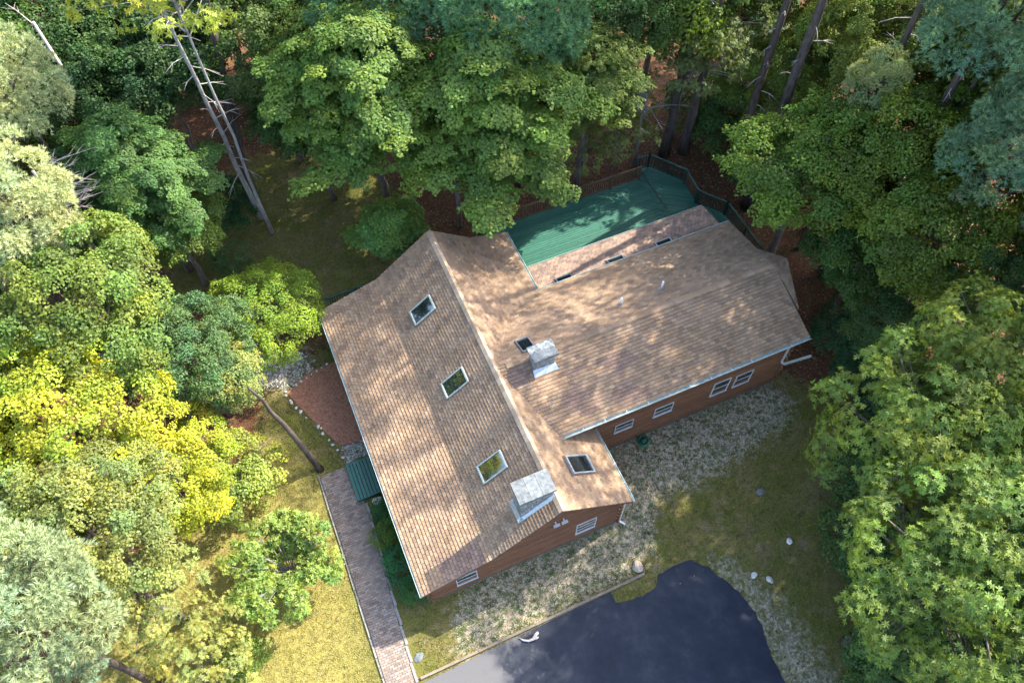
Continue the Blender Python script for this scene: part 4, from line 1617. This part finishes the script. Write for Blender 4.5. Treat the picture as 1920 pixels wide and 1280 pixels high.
# east of the deck
plant('maple_tree', 'bright maple leaning over the leaf litter east of the deck', 'tree', 'broad_c', 13.4, 24.4, 7.3, 3.1, (0.110, 0.195, 0.030), 1.1, r0=0.24)
plant('forest_tree', 'full green tree in the middle of the eastern woods', 'tree', 'broad_b', 16.4, 24.0, 9.0, 3.3, (0.105, 0.175, 0.024), 2.7, r0=0.2)
plant('forest_tree', 'yellow tinged tree right of the wing roof tip', 'tree', 'broad_a', 17.6, 20.4, 8.2, 3.0, (0.110, 0.175, 0.026), 0.2, r0=0.2)
plant('forest_tree', 'low green tree close beside the wing roof tip', 'tree', 'broad_c', 16.2, 21.4, 5.2, 2.3, (0.060, 0.130, 0.035), 4.4)
plant('forest_tree', 'green tree below the right hand pines', 'tree', 'broad_b', 20.4, 23.8, 8.8, 3.0, G_MID, 5.5)
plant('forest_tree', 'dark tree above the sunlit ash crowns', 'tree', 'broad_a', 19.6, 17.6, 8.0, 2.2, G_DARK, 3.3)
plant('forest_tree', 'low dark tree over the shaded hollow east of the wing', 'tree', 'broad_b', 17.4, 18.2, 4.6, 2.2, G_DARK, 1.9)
plant('pine_tree', 'tall blue green pine in the upper right corner', 'tree', 'pine_a', 18.4, 24.2, 15.0, 2.6, (0.17, 0.29, 0.17), 0.0, bark='bark_dark')
plant('pine_tree', 'blue green pine on the right edge below the corner pine', 'tree', 'pine_b', 18.9, 20.3, 12.6, 2.2, (0.17, 0.28, 0.16), 2.0, bark='bark_dark')
plant('pine_tree', 'slender pale pine top among the eastern woods', 'tree', 'pine_a', 15.3, 25.4, 11.0, 1.1, (0.33, 0.38, 0.17), 4.0, bark='bark_dark', r0=0.1)
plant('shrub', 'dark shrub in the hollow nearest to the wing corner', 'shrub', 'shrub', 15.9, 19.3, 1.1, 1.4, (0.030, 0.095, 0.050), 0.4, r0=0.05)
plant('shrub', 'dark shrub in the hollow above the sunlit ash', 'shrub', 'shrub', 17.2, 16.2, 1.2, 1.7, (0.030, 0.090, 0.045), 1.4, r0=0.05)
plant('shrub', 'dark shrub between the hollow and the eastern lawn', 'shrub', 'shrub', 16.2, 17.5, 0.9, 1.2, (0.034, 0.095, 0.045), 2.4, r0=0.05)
plant('ash_tree', 'sunlit ash tree leaning over the eastern lawn', 'tree', 'ash_a', 13.9, 10.2, 9.0, 3.3, (0.130, 0.205, 0.040), 0.6, r0=0.2)
plant('ash_tree', 'ash tree with bright tips at the right edge above the others', 'tree', 'ash_b', 16.4, 13.0, 10.4, 2.3, (0.140, 0.210, 0.040), 2.2, r0=0.2)
plant('ash_tree', 'ash tree in the lower right corner', 'tree', 'ash_b', 13.1, 5.6, 10.0, 3.0, (0.115, 0.195, 0.045), 4.0, r0=0.2)
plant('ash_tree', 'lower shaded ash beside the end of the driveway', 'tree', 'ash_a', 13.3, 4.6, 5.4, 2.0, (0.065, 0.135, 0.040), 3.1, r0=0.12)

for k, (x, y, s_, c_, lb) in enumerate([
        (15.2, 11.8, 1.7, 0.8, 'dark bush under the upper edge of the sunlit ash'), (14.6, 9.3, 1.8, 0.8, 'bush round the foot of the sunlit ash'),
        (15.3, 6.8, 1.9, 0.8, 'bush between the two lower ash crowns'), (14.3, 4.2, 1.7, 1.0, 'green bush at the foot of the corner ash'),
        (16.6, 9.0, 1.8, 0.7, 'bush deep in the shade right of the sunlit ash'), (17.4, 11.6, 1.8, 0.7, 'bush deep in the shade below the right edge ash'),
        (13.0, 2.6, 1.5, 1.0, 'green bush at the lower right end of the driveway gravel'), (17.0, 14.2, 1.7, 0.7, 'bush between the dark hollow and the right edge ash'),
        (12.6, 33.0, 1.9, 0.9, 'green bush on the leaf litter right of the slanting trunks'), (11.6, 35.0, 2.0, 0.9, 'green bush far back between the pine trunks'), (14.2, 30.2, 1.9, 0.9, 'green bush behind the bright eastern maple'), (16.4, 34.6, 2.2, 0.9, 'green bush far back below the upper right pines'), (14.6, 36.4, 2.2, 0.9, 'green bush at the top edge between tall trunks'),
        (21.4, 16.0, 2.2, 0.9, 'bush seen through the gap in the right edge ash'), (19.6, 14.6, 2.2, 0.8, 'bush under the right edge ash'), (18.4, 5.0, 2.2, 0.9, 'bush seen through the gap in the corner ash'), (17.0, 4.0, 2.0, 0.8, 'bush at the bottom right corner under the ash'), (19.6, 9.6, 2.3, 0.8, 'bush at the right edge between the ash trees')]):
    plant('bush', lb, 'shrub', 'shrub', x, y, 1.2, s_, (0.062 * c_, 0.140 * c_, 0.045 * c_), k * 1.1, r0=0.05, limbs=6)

# west and northwest
plant('pine_tree', 'pale sunlit pine on the left edge, upper one', 'tree', 'pine_a', -20.0, 25.0, 11.8, 1.9, P_PALE, 0.8, bark='bark_dark')
plant('pine_tree', 'pale sunlit pine on the left edge beside the dead branches', 'tree', 'pine_b', -18.0, 18.7, 11.8, 2.0, P_PALE, 2.8, bark='bark_dark')
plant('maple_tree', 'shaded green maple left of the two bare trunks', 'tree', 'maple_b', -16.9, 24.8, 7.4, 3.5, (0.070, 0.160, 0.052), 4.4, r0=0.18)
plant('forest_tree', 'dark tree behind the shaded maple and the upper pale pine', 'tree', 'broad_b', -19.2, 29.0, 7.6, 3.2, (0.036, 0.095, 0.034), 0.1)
plant('forest_tree', 'lighter green tree in front of the shaded maple', 'tree', 'broad_c', -15.9, 23.9, 4.8, 2.1, (0.115, 0.190, 0.040), 2.9)
plant('forest_tree', 'dark tree in the upper left corner', 'tree', 'broad_a', -21.5, 32.0, 8.6, 3.3, G_DARK, 1.5)
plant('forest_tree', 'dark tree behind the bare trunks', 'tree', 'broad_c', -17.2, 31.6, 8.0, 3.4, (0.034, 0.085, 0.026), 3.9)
plant('forest_tree', 'mid green tree right of the bare trunks at the top', 'tree', 'broad_a', -12.0, 32.6, 8.6, 3.2, (0.062, 0.115, 0.030), 5.2)
plant('forest_tree', 'yellow flecked tree at the top between trunks and maple', 'tree', 'broad_b', -9.4, 32.6, 8.8, 3.2, (0.080, 0.135, 0.026), 0.7)
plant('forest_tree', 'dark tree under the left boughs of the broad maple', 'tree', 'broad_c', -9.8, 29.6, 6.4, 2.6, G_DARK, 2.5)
plant('oak_tree', 'yellow lit oak sprays hanging in from the top left edge', 'tree', 'oak_open', -12.9, 27.2, 15.6, 3.3, (0.235, 0.290, 0.050), 1.1, r0=0.1, limbs=26, bark='bark_grey')
plant('forest_tree', 'yellow green tree below the lower pale pine', 'tree', 'broad_b', -16.0, 16.3, 9.4, 3.2, (0.115, 0.180, 0.042), 3.7, r0=0.2)
plant('forest_tree', 'dark glossy tree beside the rocky patch', 'tree', 'broad_b', -13.3, 16.3, 5.6, 2.5, (0.075, 0.155, 0.075), 1.7, r0=0.14)
plant('leaning_tree', 'small pale tree on a dark leaning trunk by the path head', 'tree', 'shrub', -8.79, 13.43, 5.2, 1.3, (0.20, 0.25, 0.10), 0.0, r0=0.17, limbs=0, lean=(-2.7, 1.9), bark='bark_dark')
plant('ornamental_tree', 'bright green rounded ornamental tree by the northwest house corner', 'tree', 'small_leaf', -11.45, 20.1, 2.6, 2.4, (0.165, 0.270, 0.030), 0.0, r0=0.12)
plant('sapling', 'thin sapling on the shaded lawn behind the ornamental tree', 'sapling', 'open_a', -14.3, 24.2, 1.5, 1.25, (0.050, 0.110, 0.045), 0.9, r0=0.05)
plant('shrub', 'dark bush at the foot of the bare trunks', 'shrub', 'shrub', -15.3, 28.4, 0.9, 1.5, (0.022, 0.085, 0.040), 3.9, r0=0.05)
plant('forest_tree', 'brilliant yellow green tree on the left edge', 'tree', 'broad_b', -16.4, 12.5, 8.0, 3.1, G_YELLOW, 4.8, r0=0.18)
plant('forest_tree', 'smaller yellow tree right of the brilliant one', 'tree', 'broad_a', -13.5, 11.6, 5.0, 2.3, (0.28, 0.34, 0.035), 1.5, r0=0.12)
plant('bush', 'rounded sunlit bush above the sparse shrub', 'shrub', 'shrub', -11.9, 12.6, 1.5, 1.75, (0.21, 0.28, 0.075), 5.3, r0=0.07)
plant('oak_tree', 'grey green oak on the left edge below the yellow tree', 'tree', 'broad_b', -14.4, 8.4, 8.0, 2.7, (0.170, 0.225, 0.090), 0.2, r0=0.18)
plant('oak_tree', 'lower grey green oak reaching over the dry lawn', 'tree', 'oak_open', -13.5, 7.0, 5.4, 2.3, (0.190, 0.240, 0.100), 2.6, r0=0.14)
plant('pine_tree', 'pale blue pine in the lower left corner', 'tree', 'pine_b', -14.0, 4.6, 11.4, 2.2, (0.27, 0.34, 0.185), 3.0, bark='bark_dark')
plant('oak_tree', 'low sparse oak scrub on the bottom edge of the dry lawn', 'tree', 'oak_open', -12.2, 5.0, 1.9, 2.4, (0.210, 0.255, 0.100), 5.1, r0=0.07)
plant('bush', 'small bright green bush low in the dry grass', 'shrub', 'yew', -10.8, 5.3, 0.5, 0.95, (0.105, 0.190, 0.035), 0.5, r0=0.04)
for k, (u, v, s_, lb) in enumerate([(-0.35, 4.6, 0.5, 'smallest dark green shrub of the bed beneath the western eave, nearest the step'),
                                    (-0.35, 3.45, 0.72, 'wide green shrub of the bed that spills over the path edging'),
                                    (-0.25, 2.1, 0.85, 'largest dark green shrub in the bed beneath the western eave'),
                                    (-0.25, 0.95, 0.6, 'dark green shrub of the bed nearest the front corner of the house')]):
    p_ = W(u, v)
    plant('shrub', lb, 'shrub', 'yew', p_.x, p_.y, 0.45 * s_ + 0.1, s_, [(0.035, 0.150, 0.070), (0.085, 0.180, 0.040), (0.030, 0.150, 0.075), (0.05, 0.160, 0.060)][k], k * 1.3, 'shrubs in the bed under the western eave', r0=0.03, limbs=6)


# sparse multi-stemmed shrub on the dry lawn
def stem_shrub(label, x, y, n, h, spread_, seed, color):
    r_ = random.Random(seed)
    g_ = np.random.default_rng(seed)
    t_ = thing('shrub', label, 'shrub', (x, y, 0))
    mb_ = MB()
    tips, dirs = [], []
    for i in range(n):
        a_ = i / n * 6.283 + r_.uniform(-.25, .25)
        ln = spread_ * r_.uniform(0.65, 1.05)
        pts = []
        for k in range(5):
            f_ = k / 4
            pts.append((math.cos(a_) * ln * f_ ** 1.1 + r_.uniform(-.05, .05), math.sin(a_) * ln * f_ ** 1.1 + r_.uniform(-.05, .05), h * r_.uniform(0.85, 1.1) * (1 - (1 - f_) ** 1.8)))
        mb_.tube(pts, [0.032, 0.024, 0.018, 0.012, 0.006], 5, False)
        for k in range(1, 5):
            for j in range(4):
                b_ = a_ + r_.uniform(-0.9, 0.9)
                l2 = r_.uniform(0.2, 0.6)
                e = (pts[k][0] + math.cos(b_) * l2, pts[k][1] + math.sin(b_) * l2, pts[k][2] + r_.uniform(0.0, 0.35))
                mb_.tube([pts[k], e], [0.010, 0.004], 4, False)
                tips.append(e)
                dirs.append((math.cos(b_), math.sin(b_), 0.8))
    mb_.build('stems', 'bark_grey', t_, True)
    C, d = np.array(tips), unit(np.array(dirs))
    P_, ax, ci = spread(g_, C, d, 0.24, 0.6, 26, 0.5, 0.25, False)
    q_ = rosettes(g_, P_, unit(ax + g_.normal(0, 0.5, ax.shape)), 4, 0.11, 0.06)
    c_ = add_obj('foliage', np_mesh('foliage', q_, 4, tint(g_, np.repeat(ci, 4), len(C)), 'leaf'), t_)
    c_.color = (*color, 1)
    return t_


stem_shrub('sparse many stemmed shrub casting streaky shadows on the dry lawn', -9.4, 8.8, 20, 1.9, 2.0, 5, (0.21, 0.29, 0.055))


# the two tall bare trunks, crowns above the frame
def tall_trunk(label, x, y, h, r0, lean, bark, seed, twigs, crown_R):
    r_ = random.Random(seed)
    t_ = thing('pine_tree', label, 'tree', (x, y, 0))
    mb_ = MB()
    pts, rad = [], []
    for i in range(15):
        f_ = i / 14
        pts.append((lean[0] * f_ + r_.uniform(-.05, .05) * (i > 0), lean[1] * f_ + r_.uniform(-.05, .05) * (i > 0), h * f_ - 0.05))
        rad.append(r0 * (1.35 if i == 0 else 1 - 0.72 * f_))
    mb_.tube(pts, rad, 10)
    mb_.build('trunk', bark, t_, True)
    tw = MB()
    for i in range(twigs):
        f_ = 0.22 + 0.62 * i / twigs
        a_ = r_.uniform(0, 6.28)
        l_ = r_.uniform(0.5, 1.6)
        p_ = Vector((lean[0] * f_, lean[1] * f_, h * f_))
        e = p_ + Vector((math.cos(a_) * l_, math.sin(a_) * l_, r_.uniform(-.5, .15)))
        m_ = p_.lerp(e, 0.55) + Vector((0, 0, 0.12))
        tw.tube([p_, m_, e], [0.028, 0.018, 0.006], 4, False)
        for j in range(2):
            b_ = a_ + r_.uniform(-0.8, 0.8)
            e2 = m_ + Vector((math.cos(b_), math.sin(b_), -0.2)) * l_ * 0.4
            tw.tube([m_, e2], [0.013, 0.005], 3, False)
    tw.build('dead_branches', 'deadwood', t_, True)
    me_, Rm, C = CROWN['pine_open']
    c_ = add_obj('crown', me_, t_)
    c_.location = (lean[0], lean[1], h - 0.4 * crown_R)
    c_.scale = (crown_R / Rm,) * 3
    c_.color = (*P_GREEN, 1)
    return t_


tall_trunk('tall grey bare trunked pine rising at the edge of the shaded lawn, nearer one', -13.66, 28.27, 16.5, 0.15, (-0.3, -0.2), 'bark_grey', 3, 20, 2.0)
tall_trunk('thicker dark bare trunked pine just behind the grey one', -14.6, 29.9, 16.0, 0.33, (2.3, 0.3), 'bark_dark', 4, 7, 2.2)
for k, (lb, x, y, h_, r0_, R_) in enumerate((  # after the first three, pines added to cast shade on house and yard
        ('tall dark trunked pine rising behind the deck, left of a pair', 9.0, 32.4, 19.0, 0.27, 3.0),
        ('tall dark trunked pine rising behind the deck, right of a pair', 10.15, 32.6, 17.5, 0.27, 2.8),
        ('tall thick trunked pine close to the eastern deck railing', 13.1, 28.4, 23.5, 0.30, 3.2),
        ('added tall shade pine between the open oak and the eastern maple', 12.6, 30.8, 23.0, 0.25, 3.0),
        ('added tall shade pine behind the bright maple east of the deck', 16.2, 26.6, 19.0, 0.25, 3.0),
        ('added tall shade pine in the eastern wood beyond the corner pine', 20.0, 28.0, 18.0, 0.25, 3.2),
        ('added tall shade pine in the eastern wood behind the dark hollow', 19.6, 16.6, 17.5, 0.25, 3.2),
        ('added tall shade pine beyond the right edge level with the sunlit ash', 22.8, 17.6, 18.0, 0.25, 3.4),
        ('added tall shade pine beyond the right edge level with the wing roof', 19.4, 21.8, 21.5, 0.25, 3.0),
        ('added tall shade pine rising through the upper right corner pine', 17.4, 23.9, 22.5, 0.25, 2.8),
        ('added tall shade pine beyond the lower right edge', 20.5, 12.2, 15.5, 0.25, 3.2))):
    tall_trunk(lb, x, y, h_, r0_, (0.1, 0.2), 'bark_dark', 40 + k, 16, R_)


# dead branch tangle between the pale pines, and bare snag branches
def bare_branches(label, x, y, z, R, seed, n, mat='deadwood', name='dead_tree', az=None):
    r_ = random.Random(seed)
    t_ = thing(name, label, 'dead tree', (x, y, 0))
    MB().tube([(0, 0, -0.1), (0.05, 0.1, z * 0.5), (0, 0, z)], [0.14, 0.10, 0.06], 7).build('trunk', mat, t_, True)
    mb_ = MB()
    for i in range(n):
        a_ = r_.uniform(0, 6.28) if az is None else az + r_.uniform(-0.5, 0.5)
        l_ = R * r_.uniform(0.5, 1.1)
        p_ = Vector((0, 0, z * r_.uniform(0.75, 1.0)))
        e = p_ + Vector((math.cos(a_) * l_, math.sin(a_) * l_, r_.uniform(-.2, .7)))
        m_ = p_.lerp(e, 0.5) + Vector((r_.uniform(-.1, .1), r_.uniform(-.1, .1), 0.15))
        mb_.tube([p_, m_, e], [0.04, 0.025, 0.006], 4, False)
        for j in range(6):
            b_ = a_ + r_.uniform(-0.9, 0.9)
            s_ = m_.lerp(e, r_.uniform(-0.4, 0.8))
            e2 = s_ + Vector((math.cos(b_), math.sin(b_), r_.uniform(-.2, .4))) * l_ * r_.uniform(0.2, 0.4)
            mb_.tube([s_, e2], [0.012, 0.004], 3, False)
    mb_.build('branches', mat, t_, True)


bare_branches('tangle of dead brown branches between the two pale pines', -18.6, 21.8, 10.6, 2.0, 1, 16, 'deadwood', az=0.4)
bare_branches('bare grey branches poking through the broad maple', -2.7, 27.4, 9.5, 1.8, 2, 9, 'bark_grey')
bare_branches('twiggy bare branches beside the open oak', 7.2, 31.6, 5.2, 2.4, 3, 14, 'bark_grey')
bare_branches('pale dead limb in the upper left corner', -20.0, 29.0, 12.0, 2.6, 4, 3, 'deadwood', az=2.6)

# forest floor shrubs
r = random.Random(77)
spots = []
while len(spots) < 34:
    x, y = r.uniform(-30, 32), r.uniform(8, 46)
    inside = max(float(sdist(np.array([x]), np.array([y]), p_)[0]) for p_ in LAWNS)
    if inside > -0.8:
        continue
    u = (x - X0) * CT + (y - Y0) * ST
    v = -(x - X0) * ST + (y - Y0) * CT
    if -3 < u < 24.5 and -6 < v < 21.5:
        continue
    if all(math.dist((x, y), s) > 2.0 for s in spots):
        spots.append((x, y))
for x, y in spots:
    k = r.uniform(0.7, 1.2)
    plant('understory_shrub', 'low green understory shrub on the forest floor', 'shrub', 'shrub', x, y, 0.9, r.uniform(1.2, 2.0), (0.045 * k, 0.105 * k, 0.035 * k), r.uniform(0, 6), 'understory shrubs of the forest floor', r0=0.05, trunk=False)

# the wood goes on beyond the frame
outer = [(22, 12, 14), (24, 19, 15), (22.5, 27, 14), (27, 24, 16), (26, 31, 15), (21, 34, 13), (30, 17, 15), (15.5, 40, 12), (8, 36.5, 12), (2, 36, 12), (-4.5, 36, 12), (-10.5, 37, 12), (-16.5, 36.5, 12),
         (-23, 36, 12), (-25.5, 28, 11), (-24, 20, 11), (-22.5, 13, 10), (19.5, 6, 12), (18.5, 0, 12), (26, 38, 14), (17, 41, 13), (5, 42, 13), (-7, 43, 13), (-19, 43, 13), (-19.5, 8, 9)]
OUT_LABEL = {2: 'tall tree at the right edge behind the upper right pines', 4: 'tree beyond the upper right corner behind the pines', 5: 'tree at the top edge left of the upper right pines',
             7: 'tree at the top edge behind the yellow green trees of the upper right', 8: 'tree at the top edge straight behind the open oak', 9: 'tree at the top edge behind the deck maple',
             10: 'tree at the top edge behind the broad layered maple', 11: 'tree at the top edge right of the bare trunks', 12: 'tree at the top edge behind the bare trunks', 13: 'tree at the extreme upper left corner',
             14: 'tree on the left edge behind the upper pale pine', 16: 'tree on the left edge behind the brilliant yellow tree', 17: 'tall tree at the right edge behind the lower right ash',
             24: 'tree on the left edge behind the grey green oak'}
for k, (x, y, z) in enumerate(outer):
    plant('forest_tree', OUT_LABEL.get(k, 'tall tree of the surrounding wood outside the frame'), 'tree', ['broad_a', 'broad_b', 'broad_c', 'ash_a'][k % 4], x, y, z - 2.5, 3.4 + 0.5 * (k % 3), [G_MID, G_DARK, (0.075, 0.135, 0.030), G_BLUE][(k * 7) % 4], k * 0.9,
          None if k in OUT_LABEL else 'trees of the surrounding wood', r0=0.22, sz=1.15)


# grass tufts and fallen leaves (uncountable)
def scatter(polys, n, seed, avoid=()):
    g_ = np.random.default_rng(seed)
    out = []
    for p_ in polys:
        p_ = np.array(p_)
        lo, hi = p_.min(0), p_.max(0)
        lo = np.maximum(lo, [-24, 2])
        hi = np.minimum(hi, [24, 40])
        q_ = g_.uniform(lo, hi, (n * 3, 2))
        q_ = q_[sdist(q_[:, 0], q_[:, 1], p_) > 0]
        for a_ in avoid:
            q_ = q_[sdist(q_[:, 0], q_[:, 1], a_) < -0.03]
        out.append(q_[:n])
    return np.concatenate(out), g_


HOUSEP = uvpoly([(0.3, 0.3), (8.8, 0.3), (8.8, 3.5), (18.8, 3.5), (18.8, 17.2), (0.3, 15.6)])
PATHP = uvpoly([(-2.6, -8), (-1.1, -8), (-0.85, 7.4), (-2.6, 7.4)])
DRIVEP = north + east + rest
pp, g_ = scatter(LAWNS, 42000, 51, (HOUSEP, PATHP, DRIVEP, bed, GRAVEL[0]))
z_ = ground_z(pp[:, 0], pp[:, 1])
P_ = np.column_stack([pp, z_])
q_ = rosettes(g_, P_, np.tile([[0, 0, 1.0]], (len(P_), 1)) + g_.normal(0, 0.2, P_.shape), 3, 0.10, 0.022, 0.9, 0.0)
dryness = np.clip(0.5 + sdist(pp[:, 0], pp[:, 1], DRY[0]) / 2, 0, 1)[:, None]
cc = (np.array([[0.125, 0.135, 0.030]]) * (1 - dryness) + np.array([[0.25, 0.225, 0.055]]) * dryness) * np.exp(g_.normal(0, 0.3, (len(P_), 1)))
gme = np_mesh('lawn_grass', q_, 4, np.repeat(cc, 3, 0), 'blade')
go = add_obj('lawn_grass', gme)
tag(go, 'short patchy grass of the lawns round the house', 'grass', None, 'stuff')

pp, g_ = scatter([GRAVEL[0]], 2600, 52, (HOUSEP,))
P_ = np.column_stack([pp, np.zeros(len(pp))])
q_ = rosettes(g_, P_, np.tile([[0, 0, 1.0]], (len(P_), 1)) + g_.normal(0, 0.2, P_.shape), 4, 0.12, 0.035, 0.6, 0.0)
cc = np.array([[0.075, 0.115, 0.03]]) * np.exp(g_.normal(0, 0.3, (len(P_), 1)))
tag(add_obj('weeds', np_mesh('weeds', q_, 4, np.repeat(cc, 4, 0), 'blade')), 'small green weeds scattered through the gravel strip', 'weeds', None, 'stuff')

g_ = np.random.default_rng(53)
pp = g_.uniform([-26, 8], [26, 40], (60000, 2))
lw = sdist(pp[:, 0], pp[:, 1], LAWNS[0])
hs_ = sdist(pp[:, 0], pp[:, 1], np.array(HOUSEP))
keep = ((lw < 0.4) | (g_.random(len(pp)) < 0.07)) & (hs_ < 0)
pp = pp[keep][:26000]
P_ = np.column_stack([pp, ground_z(pp[:, 0], pp[:, 1]) + 0.02])
q_ = leaves(g_, P_, np.tile([[0, 0, 1.0]], (len(P_), 1)) + g_.normal(0, 0.35, P_.shape), 0.12, 0.09)
pal = np.array([(0.22, 0.115, 0.06), (0.16, 0.085, 0.045), (0.27, 0.15, 0.085), (0.11, 0.06, 0.035), (0.24, 0.16, 0.10)])
tag(add_obj('leaf_litter', np_mesh('leaf_litter', q_, 4, pal[g_.integers(0, 5, len(P_))], 'blade')), 'fallen brown leaves covering the forest floor', 'leaf litter', None, 'stuff')
